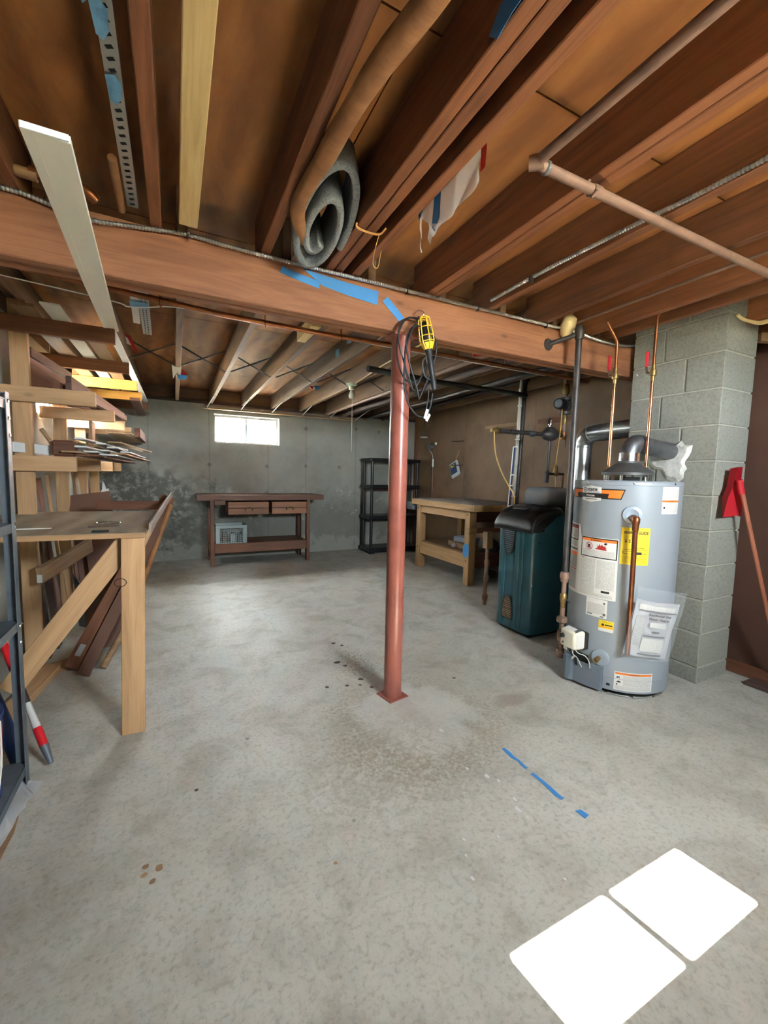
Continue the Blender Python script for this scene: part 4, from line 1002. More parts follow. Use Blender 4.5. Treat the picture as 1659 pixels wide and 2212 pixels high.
# curved pole
pp = resample([(.500, .30, 2.085), (.470, .52, 2.078), (.446, .72, 2.073), (.412, .90, 2.070), (.398, 1.06, 2.070), (.392, 1.22, 2.072), (.382, 1.38, 2.077), (.392, 1.50, 2.082), (.440, 1.63, 2.09), (.474, 1.70, 2.094)], 8)
rr_ = [.0275 + .0012*math.sin(i*.37) - .004*(i/len(pp)) for i in range(len(pp))]; rr_[-1] = .010; rr_[-2] = .017; rr_[-3] = .021
tag(obj('wooden_pole', bm_tube(pp, rr_, 16), 'peeled_wood', None, None, True), 'curved tan wooden pole hanging below the joists', 'pole')
# grey carpet roll: flattened spiral pushed up between two joists
def carpet():
    u = V((0, .93, -.30)).normalized(); v = V((1, 0, 0)); wdir = V((0, .33, .94)).normalized()
    c = V((.498, 1.55, 2.09)); path = []
    turns = 1.95; n = 120
    for i in range(n+1):
        t_ = i/n; a = R(70) + turns*2*math.pi*t_; k = 1-.70*t_
        path.append(c + u*(.255*k*math.cos(a)) + v*(.102*k*math.sin(a)) + u*(.05*t_) + wdir*(.006*math.sin(9*t_)))
    b = bmesh.new(); th = .0135
    rows_ = []
    for i, p in enumerate(path):
        d = (path[min(i+1, n)]-path[max(i-1, 0)]).normalized(); nn = d.cross(wdir).normalized()
        rows_.append([b.verts.new(p + nn*s1*th + wdir*h_) for s1, h_ in ((-1, .012), (-.7, 0), (.7, 0), (1, .012), (1, .17), (-1, .17))])
    for A, B in zip(rows_, rows_[1:]):
        for k in range(6): b.faces.new((A[k], A[(k+1) % 6], B[(k+1) % 6], B[k]))
    b.faces.new(rows_[0]); b.faces.new(rows_[-1][::-1]); bmesh.ops.recalc_face_normals(b, faces=b.faces)
    return tag(obj('carpet_roll', b, 'carpet_grey', None, None, True), 'rolled grey felt carpet wedged up between two joists', 'carpet')
carpet()
# torn plastic sheet
ps = thing('plastic_sheet', (.8, 1.2, 2.25), 'torn clear plastic sheet hanging from the joists with tape on it', 'plastic sheet')
def wavy(pts, name, mat, dx=0, amp=.006):
    b = bm_poly([V((.80+dx, y, z)) for y, z in pts])
    bmesh.ops.subdivide_edges(b, edges=b.edges[:], cuts=2, use_grid_fill=True)
    bmesh.ops.triangulate(b, faces=b.faces[:])
    for v_ in b.verts: v_.co.x += amp*math.sin(60*v_.co.y) + amp*.5*math.sin(90*v_.co.z)
    return obj(name, b, mat, ps, None, True)
edge = [(.985, 2.27), (.99, 2.15), (1.03, 2.10), (1.036, 2.07), (1.039, 2.041), (1.07, 2.035), (1.114, 2.019), (1.16, 2.015), (1.20, 2.012), (1.252, 2.002), (1.29, 2.004), (1.30, 1.985), (1.31, 2.01), (1.31, 2.06), (1.34, 2.085), (1.352, 2.05), (1.348, 2.00), (1.342, 1.978), (1.355, 1.982), (1.362, 2.03), (1.376, 2.09), (1.40, 2.15), (1.40, 2.27)]
wavy(edge, 'sheet', 'clear_plastic')
wavy([(1.225, 2.20), (1.262, 2.20), (1.285, 2.035), (1.262, 2.008), (1.235, 2.04)], 'blue_tape', 'painters_tape', -.004, .001)
wavy([(1.335, 2.2), (1.375, 2.2), (1.375, 2.098), (1.34, 2.11)], 'blue_tape', 'painters_tape', -.004, .001)
wavy([(1.0, 2.20), (1.028, 2.20), (1.030, 2.056), (1.008, 2.058)], 'red_tape', 'red_paint', -.004, .001)
# straw twine over the joists
tag(tube('twine', [(.606, 1.49, 2.10), (.612, 1.50, 2.09), (.65, 1.50, 2.084), (.70, 1.495, 2.086), (.715, 1.47, 2.10)], .004, 'straw', None, 6, 4), 'wisp of straw twine caught under the double joist', 'twine')
tag(tube('twine', [(.70, 1.495, 2.088), (.70, 1.53, 2.05), (.715, 1.58, 2.02), (.74, 1.59, 2.015), (.735, 1.55, 2.06)], .0015, 'straw', None, 5, 5), 'thin loose strand of twine dangling below the joists', 'twine')
# tape on the girder face
def gtape(pts, lb):
    b = bm_poly([V((x_, 1.8665, z_)) for x_, z_ in pts], .0008, (0, -1, 0))
    return tag(obj('painters_tape', b, 'painters_tape', None), lb, 'tape', 'blue tape strips on the girder')
gtape([(.412, 2.035), (.423, 2.062), (.50, 2.048), (.59, 2.035), (.585, 2.005), (.50, 2.018)], 'short strip of blue painters tape at the left of the girder')
b_ = gtape([(.515, 2.071), (.60, 2.066), (.72, 2.058), (.875, 2.052), (.872, 1.992), (.868, 1.99), (.72, 2.003), (.60, 2.02)], 'widest strip of blue painters tape on the girder')
b_.location.y -= .001
gtape([(.897, 2.012), (.924, 2.04), (1.018, 1.958), (.99, 1.936)], 'slanted strip of blue painters tape beside the coiled cord')
# floor tape
def ftape(pts, lb):
    b = bm_poly([V((x_, y_, .0012)) for x_, y_ in pts], .0006, (0, 0, 1))
    return tag(obj('floor_tape', b, 'painters_tape', None), lb, 'tape', 'blue tape strips on the floor')
ftape([(1.268, 1.325), (1.283, 1.327), (1.284, 1.29), (1.280, 1.262), (1.284, 1.24), (1.280, 1.195), (1.283, 1.185), (1.267, 1.184), (1.266, 1.21), (1.272, 1.235), (1.262, 1.262)], 'ragged blue tape strip on the floor, the one nearest the column')
ftape([(1.264, 1.155), (1.280, 1.156), (1.283, 1.08), (1.280, 1.02), (1.284, 1.006), (1.266, 1.004), (1.260, 1.03), (1.266, 1.09)], 'longest blue tape strip stuck on the floor')
ftape([(1.268, .946), (1.292, .943), (1.297, .912), (1.272, .908)], 'small square of blue tape on the floor')
# white paint drips on the floor (flat spills, parts of the floor)
for (x_, y_, r_) in ((1.095, 1.22, .018), (1.12, 1.18, .012), (1.11, 1.08, .012), (1.085, 1.04, .016), (1.24, .935, .007), (.83, 1.02, .008), (.80, .97, .007), (.94, .98, .008), (.77, .90, .009), (1.02, .78, .008), (1.09, 1.0, .010), (1.05, 1.29, .012), (1.10, 1.55, .02)):
    pts = []
    for k in range(9):
        a = 2*math.pi*k/9; q = r_*(.55+.45*random.random()); pts.append((x_+q*math.cos(a)*.6, y_+q*math.sin(a), .0008))
    poly('paint_drip', pts, 'white_scrap', floor, .0004, (0, 0, 1))
for (x_, y_, r_) in ((-.10, 1.35, .016), (-.065, 1.33, .02), (-.105, 1.32, .017), (-.08, 1.29, .014), (.42, 1.12, .010), (.05, 1.62, .012), (.90, 2.42, .035), (.93, 2.36, .022), (.97, 2.05, .02), (.92, 2.10, .018), (.85, 2.12, .02), (.98, 2.72, .03), (1.02, 2.66, .02), (.74, 2.15, .02), (.95, 2.16, .025), (1.46, 1.95, .018)):
    pts = []
    for k in range(9):
        a = 2*math.pi*k/9; q = r_*(.6+.4*random.random()); pts.append((x_+q*math.cos(a)*.7, y_+q*math.sin(a)*.7, .0006))
    poly('rust_spot', pts, 'tan_board' if y_ < 1.4 else 'dark_board', floor, .0004, (0, 0, 1))

# ---- trouble light with coiled cord on the column
tl_ = thing('work_light', (1.12, 1.79, 1.6), 'yellow caged work light hanging from the girder beside the column', 'work light')
TA, TB = V((1.080, 1.79, 1.955)), V((1.160, 1.80, 1.62))
ax = (TB-TA).normalized()
Mq = axis_M(TA, ax)
handle_top = .155
lathe('handle', [(0, .150), (.018, .150), (.020, .156), (.020, .175), (.0155, .182), (.0155, .30), (.017, .305), (.014, .345), (0, .347)], TA, 'black_rubber', tl_, ax, 18)
lathe('socket', [(0, .02), (.016, .03), (.022, .07), (.020, .12), (.014, .15), (0, .15)], TA, 'black_plastic', tl_, ax, 14)
NR = 6
rad = [(.010, 0), (.026, .012), (.030, .05), (.033, .09), (.034, .115), (.020, .152)]
for k in range(NR):
    a = 2*math.pi*k/NR + .3
    tube('cage_rib', [Mq @ V((r_*math.cos(a), r_*math.sin(a), z_)) for r_, z_ in rad], .0028, 'cage_yellow', tl_, 6)
for r_, z_ in rad[1:]:
    tube('cage_hoop', [Mq @ V((r_*math.cos(2*math.pi*k/NR+.3), r_*math.sin(2*math.pi*k/NR+.3), z_)) for k in list(range(NR))+[0]], .0024, 'cage_yellow', tl_, 6)
lathe('cage_collar', [(.021, .142), (.026, .138), (.030, .128), (.032, .122), (.029, .124), (.020, .150)], TA, 'cage_yellow', tl_, ax, 6)
obj('cage_latch', bm_box(.014, .010, .008, .002), 'cage_yellow', tl_, Mq @ Matrix.Translation((.034, -.008, .055)))
tube('hook', [TA, TA+V((0, 0, .015)), TA+V((-.008, .03, .035)), TA+V((-.012, .07, .03))], .003, 'chrome', tl_, 6, 3)
tube('trigger_guard', [TA+ax*.30+V((-.015, 0, 0)), TA+ax*.28+V((-.045, 0, 0)), TA+ax*.22+V((-.045, 0, 0)), TA+ax*.19+V((-.016, 0, 0))], .005, 'black_rubber', tl_, 8, 3)
crd = thing('power_cord', (1.05, 1.8, 1.95), 'black power cord coiled in loops over the column top', 'cord')
for k in range(4):
    cx_, cz_, rx_, rz_ = 1.045+.012*k, 1.80-.02*k, .088-.006*k, .155+.018*(k % 2)
    pts = []
    for i in range(25):
        a = 2*math.pi*i/24; dx_, dz_ = rx_*math.sin(a), rz_*math.cos(a)
        pts.append(V((cx_+dx_+.03*math.sin(2*a)*(k % 2), 1.835-.008*k-.012*abs(math.sin(a)), cz_+dz_)))
    tube('cord_loop', pts, .0042, 'black_rubber', crd, 8)
tube('cord_tail', [(1.06, 1.80, 1.95), (1.00, 1.80, 1.82), (.988, 1.80, 1.66), (1.01, 1.80, 1.55), (1.06, 1.80, 1.49), (1.11, 1.80, 1.485), (1.14, 1.80, 1.53), (1.152, 1.80, 1.60)], .0045, 'black_rubber', crd, 8, 8)
tube('cord_tail', [(1.130, 1.80, 1.62), (1.125, 1.80, 1.56), (1.115, 1.80, 1.51)], .0035, 'black_rubber', crd, 8)
obj('cord_tag', bm_box(.016, .003, .05, .001), 'label_white', crd, Matrix.Translation((1.112, 1.79, 1.495)) @ Matrix.Rotation(R(18), 4, 'Y'))
obj('cord_tag', bm_box(.014, .003, .04, .001), 'label_white', crd, Matrix.Translation((1.122, 1.788, 1.478)) @ Matrix.Rotation(R(28), 4, 'Y'))

# ---- bare bulb on a joist
bl = thing('ceiling_bulb', (1.60, 4.0, 2.06), 'bare bulb in a pale porcelain holder with pull string', 'bulb')
lathe('lamp_holder', [(0, .03), (.055, .03), (.055, .018), (.03, .005), (.026, -.03), (0, -.03)], (1.60, 4.0, 2.065), 'porcelain', bl, seg=20)
lathe('bulb', [(.013, -.03), (.016, -.045), (.028, -.075), (.030, -.092), (.022, -.112), (0, -.122)], (1.60, 4.0, 2.065), 'bulb_glass', bl, seg=18)
tube('pull_string', [(1.605, 3.99, 2.04), (1.605, 3.99, 1.42)], .002, 'cloth_white', bl, 5)
tag(tube('lamp_cable', [(1.62, 4.0, 2.09), (1.632, 3.8, 2.11), (1.632, 3.4, 2.14), (1.632, 2.8, 2.15), (1.632, 2.2, 2.15)], .006, 'cable_pale', None, 8, 5), 'pale cable running along the joist to the bare bulb', 'cable')
# ---- hanging rod along the far wall
hr_ = thing('hanging_rail', (1.4, 5.86, 2.0), 'thin wooden rail hung by wires along the top of the far wall', 'rail')
box('rail_strip', (.34, 5.86, 1.985), (2.42, 5.90, 2.003), 'tan_board', hr_)
tube('rail_pipe', [(.34, 5.84, 2.03), (2.6, 5.84, 2.03)], .012, 'dull_pipe', hr_, 8)
for x_, y_ in ((.43, 5.45), (.84, 5.50), (1.24, 5.45), (1.645, 5.5), (2.05, 5.5), (2.45, 5.45)):
    tube('hanger_wire', [(x_, y_, 2.092), (x_-.05 if x_ < 1.5 else x_-.03, 5.87, 2.0)], .006, 'silver_slot', hr_, 6)
# odd scraps tacked to far joists
tg = thing('rag_scrap', (.05, 4.25, 2.05), 'white rag with red and blue scraps tacked to a far joist', 'rag')
poly('rag', [(-.01, 4.2, 2.12), (.07, 4.2, 2.12), (.06, 4.2, 2.02), (.03, 4.2, 2.05), (.0, 4.2, 1.99)], 'cloth_white', tg, .004, (0, 1, 0))
poly('red_flap', [(.07, 4.19, 2.08), (.11, 4.19, 2.05), (.10, 4.19, 2.01), (.07, 4.19, 2.02)], 'red_plastic', tg, .003, (0, 1, 0))
poly('blue_flap', [(.03, 4.185, 2.03), (.12, 4.185, 2.03), (.10, 4.185, 1.99), (.04, 4.185, 1.99)], 'painters_tape', tg, .003, (0, 1, 0))
tg2 = thing('rag_scrap', (1.45, 4.3, 2.05), 'small red white and blue scrap under a far joist near the bulb', 'rag')
poly('red_flap', [(1.25, 4.3, 2.09), (1.31, 4.3, 2.09), (1.28, 4.3, 2.05)], 'red_plastic', tg2, .003, (0, 1, 0))
poly('blue_flap', [(1.30, 4.29, 2.095), (1.36, 4.29, 2.095), (1.35, 4.29, 2.06), (1.31, 4.29, 2.06)], 'painters_tape', tg2, .003, (0, 1, 0))
for (y_, z_, w_, h_, lb) in ((3.35, 2.16, .10, .07, 'lower worn blue tape patch on the side of a far joist'), (3.10, 2.20, .09, .06, 'upper worn blue tape patch on the side of a far joist')):
    tag(poly('tape_patch', [(1.231, y_, z_), (1.231, y_+w_, z_+.01), (1.231, y_+w_*.95, z_+h_), (1.231, y_+.01, z_+h_*.9)], 'tape_worn', None, .001, (-1, 0, 0)), lb, 'tape', 'blue tape scraps')
tag(board('lumber_block', (.80, 2.6, 2.13), (.80, 2.95, 2.13), .06, .07, 'pale_pine', None), 'short pale wood block nailed beside a far joist', 'block')

# ================================================================== FAR WALL: bench, crate, shelf
bb = thing('workbench', (1.0, 5.83, 0), 'dark stained workbench with two drawers against the far wall', 'workbench')
BF, BBk = 5.56, 6.10
poly('bench_top', [(.232, BF-.05, .835), (1.83, BF-.02, .835), (1.83, BBk, .835), (.232, BBk, .835)], 'dark_stain', bb, .065, (0, 0, 1))
for x0 in (.380, 1.597):
    for y0 in (BF, BBk-.10): box('leg', (x0, y0, 0), (x0+.045, y0+.075, .835), 'dark_stain', bb, .003)
    box('end_rail', (x0+.005, BF+.075, .735), (x0+.04, BBk-.10, .815), 'dark_stain', bb)
    box('end_rail', (x0+.005, BF+.075, .16), (x0+.04, BBk-.10, .25), 'dark_stain', bb)
box('front_rail', (.425, BF+.01, .165), (1.597, BF+.035, .285), 'dark_stain', bb)
box('back_rail', (.425, BBk-.06, .165), (1.597, BBk-.035, .285), 'dark_stain', bb)
box('lower_shelf', (.425, BF+.035, .268), (1.597, BBk-.06, .285), 'dark_stain', bb, .001)
box('corner_block', (.43, BF+.02, .775), (.56, BF+.06, .834), 'dark_stain', bb)
for x0, x1 in ((.587, 1.088), (1.127, 1.592)):
    dr_ = box('drawer', (x0, BF-.012, .652), (x1, BF+.008, .812), 'drawer_oak', bb, .003)
    box('drawer_box', (x0+.012, BF+.008, .66), (x1-.012, BBk-.12, .80), 'drawer_oak', dr_, .001)
    box('drawer_groove', (x0+.001, BF-.0135, .730), (x1-.001, BF-.011, .737), 'dark_gap', dr_, 0)
    xm = (x0+x1)/2
    tube('drawer_pull', [(xm-.042, BF-.012, .712), (xm-.045, BF-.03, .712), (xm-.035, BF-.034, .736), (xm, BF-.036, .745), (xm+.035, BF-.034, .736), (xm+.045, BF-.03, .712), (xm+.042, BF-.012, .712)], .006, 'brass', dr_, 8, 4)
cr = thing('milk_crate', (.63, 5.71, .287), 'grey plastic crate of jars on the lower shelf of the far workbench', 'crate')
c0, c1, d0, d1, e0, e1 = .440, .815, BF+.005, BF+.30, .287, .518
for (lo, hi) in (((c0, d0, e1-.04), (c1, d0+.012, e1)), ((c0, d1-.012, e1-.04), (c1, d1, e1)), ((c0, d0+.012, e1-.04), (c0+.012, d1-.012, e1)), ((c1-.012, d0+.012, e1-.04), (c1, d1-.012, e1)), ((c0, d0, e0), (c1, d1, e0+.01))):
    box('crate_rim', lo, hi, 'crate_grey', cr, .003)
for x_ in (c0, c1-.05):
    for y_ in (d0, d1-.012): box('crate_corner', (x_, y_, e0+.01), (x_+.05, y_+.012, e1-.04), 'crate_grey', cr)
for y_ in (d0, d1-.006):
    for k in range(12): box('crate_bar', (c0+.062+k*.0225, y_+.001, e0+.01), (c0+.068+k*.0225, y_+.007, e1-.04), 'crate_grey', cr, 0)
    for k in range(7): box('crate_slat', (c0+.05, y_+.001, e0+.028+k*.024), (c1-.05, y_+.006, e0+.033+k*.024), 'crate_grey', cr, 0)
for x_ in (c0, c1-.006):
    for k in range(7): box('crate_slat', (x_, d0+.012, e0+.028+k*.024), (x_+.006, d1-.012, e0+.033+k*.024), 'crate_grey', cr, 0)
def jar(x_, y_, z_, r_, h_, m_, lb):
    t = thing('jar', (x_, y_, z_), lb, 'jar', 'jars in the crate')
    lathe('glass', [(0, 0), (r_, 0), (r_, h_*.8), (r_*.8, h_*.86), (0, h_*.86)], (x_, y_, z_), m_, t, seg=14)
    lathe('lid', [(0, h_*.86), (r_*.85, h_*.86), (r_*.85, h_), (0, h_)], (x_, y_, z_), 'steel_grey', t, seg=14)
jar(.65, BF+.07, .298, .035, .12, 'white_scrap', 'white jar at the front of the grey crate')
jar(.55, BF+.09, .298, .04, .13, 'tan_board', 'tan jar at the left of the grey crate')
jar(.74, BF+.10, .298, .035, .11, 'steel_grey', 'grey jar at the right of the grey crate')
sh = thing('storage_shelf', (3.03, 5.86, 0), 'black plastic storage shelf unit in the far right corner', 'shelf')
X0, X1, Y0, Y1 = 2.62, 3.44, 5.70, 6.04
for z0, z1 in ((0, .085), (.50, .575), (.965, 1.04), (1.375, 1.445)):
    s_ = box('shelf_tray', (X0-.02, Y0-.02, z0+.02), (X1+.02, Y1+.02, z1), 'black_plastic', sh, .008)
    for k in range(4): box('tray_rib', (X0+.02, Y0+.03+k*.085, z0+.012), (X1-.02, Y0+.045+k*.085, z0+.022), 'black_plastic', s_, .001)
for x_ in (X0+.02, X1-.02):
    for y_ in (Y0+.02, Y1-.02):
        for z0, z1 in ((.08, .52), (.57, .985), (1.035, 1.395)): tube('post', [(x_, y_, z0), (x_, y_, z1)], .023, 'black_plastic', sh, 12)
for x_ in (X0+.03, X1-.03):
    for y_ in (Y0+.03, Y1-.03): box('foot', (x_-.045, y_-.045, 0), (x_+.045, y_+.045, .022), 'black_plastic', sh, .003)

# ================================================================== RIGHT WALL: light wood bench and hangings
rb = thing('workbench', (3.25, 4.15, 0), 'light wooden workbench with lower shelf along the right wall', 'workbench')
RX0, RX1, RY0, RY1 = 2.845, 3.60, 3.62, 4.74
box('bench_top', (RX0-.05, RY0-.12, .825), (RX1+.03, RY1+.05, .895), 'bench_maple', rb, .004)
box('top_skin', (RX0-.045, RY0-.115, .8952), (RX1+.025, RY1+.045, .899), 'grey_top', rb, .001)
for y0 in (RY0, RY1-.09):
    for x0 in (RX0, RX1-.09):
        box('leg', (x0, y0, 0), (x0+.09, y0+.09, .825), 'bench_maple', rb, .004)
box('apron', (RX0+.012, RY0+.09, .725), (RX0+.05, RY1-.09, .822), 'bench_maple', rb)
box('end_apron', (RX0+.09, RY0+.005, .70), (RX1-.09, RY0+.04, .822), 'brown_board', rb)
box('stretcher', (RX0+.012, RY0+.09, .19), (RX0+.05, RY1-.09, .345), 'bench_maple', rb)
box('end_stretcher', (RX0+.09, RY0+.01, .19), (RX1-.09, RY0+.045, .34), 'brown_board', rb)
box('lower_shelf', (RX0+.05, RY0+.02, .335), (RX1-.02, RY1-.02, .352), 'tan_board', rb, .001)
box('side_rail', (RX0+.06, RY0-.03, .585), (RX1-.15, RY0-.002, .64), 'brown_board', rb)
box('rail_end', (RX0-.03, RY0-.035, .575), (RX0+.075, RY0-.002, .645), 'bench_maple', rb)
for y_ in (RY0+.045, RY1-.045):
    for z_ in (.78, .27): lathe('bolt', [(0, .006), (.007, .005), (.008, 0)], (RX0-.001, y_, z_), 'black_iron', rb, (-1, 0, 0), 8)
tp = poly('tape_patch', [(RX0-.002, RY0+.05, .30), (RX0-.002, RY0+.10, .33), (RX0-.002, RY0+.10, .44), (RX0-.002, RY0+.01, .47), (RX0-.002, RY0-.005, .36)], 'painters_tape', None, .002, (-1, 0, 0)); tag(tp, 'blue tape patch stuck on the leg of the light workbench', 'tape', 'blue tape scraps')
tag(obj('cardboard_packet', bm_box(.16, .28, .06, .006), 'blue_grey_box', None, Matrix.Translation((3.12, 4.02, .445)) @ Matrix.Rotation(R(10), 4, 'Z')), 'pale grey packet on top of papers under the light workbench', 'packet')
tag(obj('paper_stack', bm_box(.34, .42, .06, .004), 'tan_board', None, Matrix.Translation((3.16, 4.02, .383)) @ Matrix.Rotation(R(-6), 4, 'Z')), 'stack of brown papers on the lower shelf of the light workbench', 'papers')
tag(lathe('paper_wad', [(0, 0), (.03, 0), (.035, .02), (.02, .045), (0, .05)], (2.98, 4.08, .353), 'white_scrap', None, seg=12), 'crumpled white wad at the front of the lower workbench shelf', 'wad')
b = bm_lathe([(0, 0), (.13, 0), (.15, .04), (.13, .10), (.07, .14), (0, .15)], 18)
for v_ in b.verts: v_.co.x *= .75
tag(obj('canvas_bag', b, 'dark_shoe', None, Matrix.Translation((3.22, 3.74, .353)), True), 'dark bag at the near end of the lower workbench shelf', 'bag')
vs = thing('bench_vise', (2.86, 4.86, .7), 'grey metal vise hanging at the far end of the light workbench', 'vise')
obj('vise_body', bm_box(.12, .16, .12, .02, None, (0, 0, 0), 2), 'steel_grey', vs, Matrix.Translation((2.87, 4.88, .80)), 'auto')
tube('vise_screw', [(2.87, 4.80, .77), (2.87, 5.02, .77)], .014, 'chrome', vs, 10); tube('vise_handle', [(2.80, 5.0, .77), (2.94, 5.0, .77)], .007, 'chrome', vs, 8)
# pipe column by the boiler foot
bv = thing('drain_riser', (2.62, 2.98, 0), 'corroded drain riser standing left of the boiler foot', 'pipe')
tube('riser_pipe', [(2.52, 2.95, .03), (2.53, 2.95, .55)], .017, 'dull_pipe', bv, 10)
for z_ in (.10, .28, .42): lathe('fitting', [(0, -.03), (.022, -.03), (.027, 0), (.022, .03), (0, .03)], (2.52+.012*z_/.4, 2.95, z_), 'dull_pipe', bv, seg=12)
box('riser_block', (2.505, 2.93, .55), (2.575, 2.99, .70), 'tan_board', bv)
# on the panelled wall
tag(board('wood_batten', (3.645, 4.39, 1.835), (3.645, 3.72, 1.83), .025, .045, 'tan_board', None), 'light wooden batten screwed to the panelled wall above the manifold', 'batten')
tag(board('wood_batten', (3.645, 3.50, 1.825), (3.645, 3.0, 1.815), .025, .05, 'brown_board', None), 'dark wooden batten on the panelled wall behind the pump', 'batten')
ol = thing('wall_outlet', (3.65, 5.62, .85), 'metal outlet box with conduit drop on the panelled wall', 'outlet')
tube('outlet_conduit', [(3.648, 5.63, .72), (3.648, 5.63, 1.36)], .010, 'dull_pipe', ol, 8)
tube('outlet_cover', [(3.648, 5.63, 1.34), (3.648, 5.63, 1.46)], .016, 'white_plastic', ol, 8)
tube('outlet_cord', [(3.648, 5.63, 1.45), (3.64, 5.64, 1.53), (3.64, 5.72, 1.60)], .005, 'white_plastic', ol, 6, 4)
lathe('outlet_box', [(0, .04), (.06, .04), (.065, 0)], (3.657, 5.70, 1.66), 'dull_galvanized', ol, (-1, 0, 0), 14)
lathe('outlet_knob', [(0, .02), (.018, .018), (.02, 0)], (3.655, 5.56, 1.70), 'white_plastic', ol, (-1, 0, 0), 12)
cl = thing('clamp_lamp', (3.6, 5.8, 1.8), 'wire caged lamp guard hanging by the far right corner', 'lamp')
tube('hanger', [(3.62, 5.86, 2.15), (3.60, 5.84, 1.98)], .006, 'dark_board', cl, 6)
for k in range(6):
    a = math.pi*k/3; tube('guard_wire', [(3.60+.015*math.cos(a), 5.84+.015*math.sin(a), 1.98), (3.60+.05*math.cos(a), 5.84+.05*math.sin(a), 1.90), (3.60+.045*math.cos(a), 5.84+.045*math.sin(a), 1.82)], .004, 'chrome', cl, 6)
lathe('guard_ring', [(.045, 0), (.06, .004), (.06, .02), (.045, .022)], (3.60, 5.84, 1.80), 'white_plastic', cl, seg=16)
bgp = thing('hanging_packet', (3.63, 5.05, 1.3), 'shrink wrapped packet hanging askew on the panelled wall', 'packet')
Mb = Matrix.Translation((3.635, 5.02, 1.30)) @ Matrix.Rotation(R(-22), 4, 'X')
obj('packet_body', bm_box(.03, .20, .22, .01), 'white_scrap', bgp, Mb); obj('packet_picture', bm_box(.002, .15, .15, 0), 'navy_paint', bgp, Mb @ Matrix.Translation((-.016, .01, .01)))
obj('packet_print', bm_box(.002, .09, .04, 0), 'label_yellow', bgp, Mb @ Matrix.Translation((-.0165, .02, .055)))
tube('packet_string', [(3.64, 5.02, 1.42), (3.645, 4.98, 1.49), (3.65, 4.95, 1.57)], .006, 'straw', bgp, 6)
for y_, z_, lb in ((4.86, 1.70, 'upper dark spike nailed in the panelled wall seam'), (4.86, 1.36, 'lower dark spike nailed in the panelled wall seam')):
    tag(tube('spike', [(3.655, y_, z_), (3.57, y_+.10, z_-.008), (3.56, y_+.15, z_)], .008, 'dark_board', None, 6), lb, 'nail', 'spikes in the wall')

# ================================================================== RIGHT EDGE: dustpan, cable, floor boards
dp_ = thing('dustpan', (2.85, 1.26, 1.0), 'red long handled dustpan leaning upside down on the chimney', 'dustpan')
b = bmesh.new()
pr_ = [(-.030, .290, .0), (.030, .290, .0), (.036, .19, .0), (.075, .15, .0), (.10, .0, .0), (-.10, .0, .0), (-.078, .12, .0), (-.042, .18, .0)]
outer = [b.verts.new((x_, 0, z_)) for x_, z_, _ in pr_]
inner = [b.verts.new((x_*.80, .035 if z_ > .02 else .012, z_*.94+.006)) for x_, z_, _ in pr_]
n_ = len(outer)
for k in range(n_):
    if k != 4: b.faces.new((outer[k], outer[(k+1) % n_], inner[(k+1) % n_], inner[k]))
b.faces.new(inner)
bmesh.ops.solidify(b, geom=b.faces[:], thickness=.003)
obj('pan', b, 'red_plastic', dp_, Matrix.Translation((2.850, 1.252, .992)) @ Matrix.Rotation(R(-2), 4, 'Y') @ Matrix.Rotation(R(4), 4, 'X'), 'auto')
tube('handle', [(2.868, 1.235, 1.185), (3.245, 1.10, .02)], .0115, 'handle_copper', dp_, 12)
tube('handle_sleeve', [(2.862, 1.24, 1.21), (2.885, 1.232, 1.13)], .016, 'red_plastic', dp_, 12)
for (x_, w_, y0, y1, m_, lb) in ((3.21, .17, -.2, 1.42, 'brown_board', 'worn brown board lying on the floor against the partition'), (3.05, .10, -.2, 1.18, 'dark_board', 'dark narrow board lying on the floor in front of the partition')):
    tag(board('floor_board', (x_+.02, y0, .013), (x_, y1, .013), w_, .022, m_, None), lb, 'board')
yc = thing('yellow_cable', (3.0, 1.2, 2.06), 'pair of pale yellow cables looped over the chimney top', 'cable')
tube('cable_strand', [(2.78, 1.285, 2.11), (2.82, 1.27, 2.088), (2.90, 1.24, 2.078), (2.95, 1.20, 2.085), (3.0, 1.17, 2.06), (3.1, 1.12, 2.02), (3.3, 1.05, 1.98)], .008, 'cable_pale', yc, 8, 6)
tube('cable_strand', [(2.82, 1.27, 2.085), (2.90, 1.235, 2.068), (2.93, 1.20, 2.070), (2.98, 1.16, 2.04), (3.1, 1.10, 1.985), (3.3, 1.03, 1.94)], .006, 'cable_pale', yc, 8, 6)
tag(board('pink_offcut', (3.09, 1.31, 2.045), (3.30, 1.20, 2.035), .04, .05, 'tan_board', None), 'pinkish wood offcut jammed beside the chimney top', 'offcut')
tag(obj('foam_lump', bm_lathe([(0, -.07), (.03, -.05), (.045, 0), (.04, .05), (0, .075)], 12), 'cable_pale', None, Matrix.Translation((2.10, 1.83, 2.09)) @ Matrix.Rotation(R(20), 4, 'X'), True), 'pale lump of foam stuffed above the gas pipe tee', 'foam')

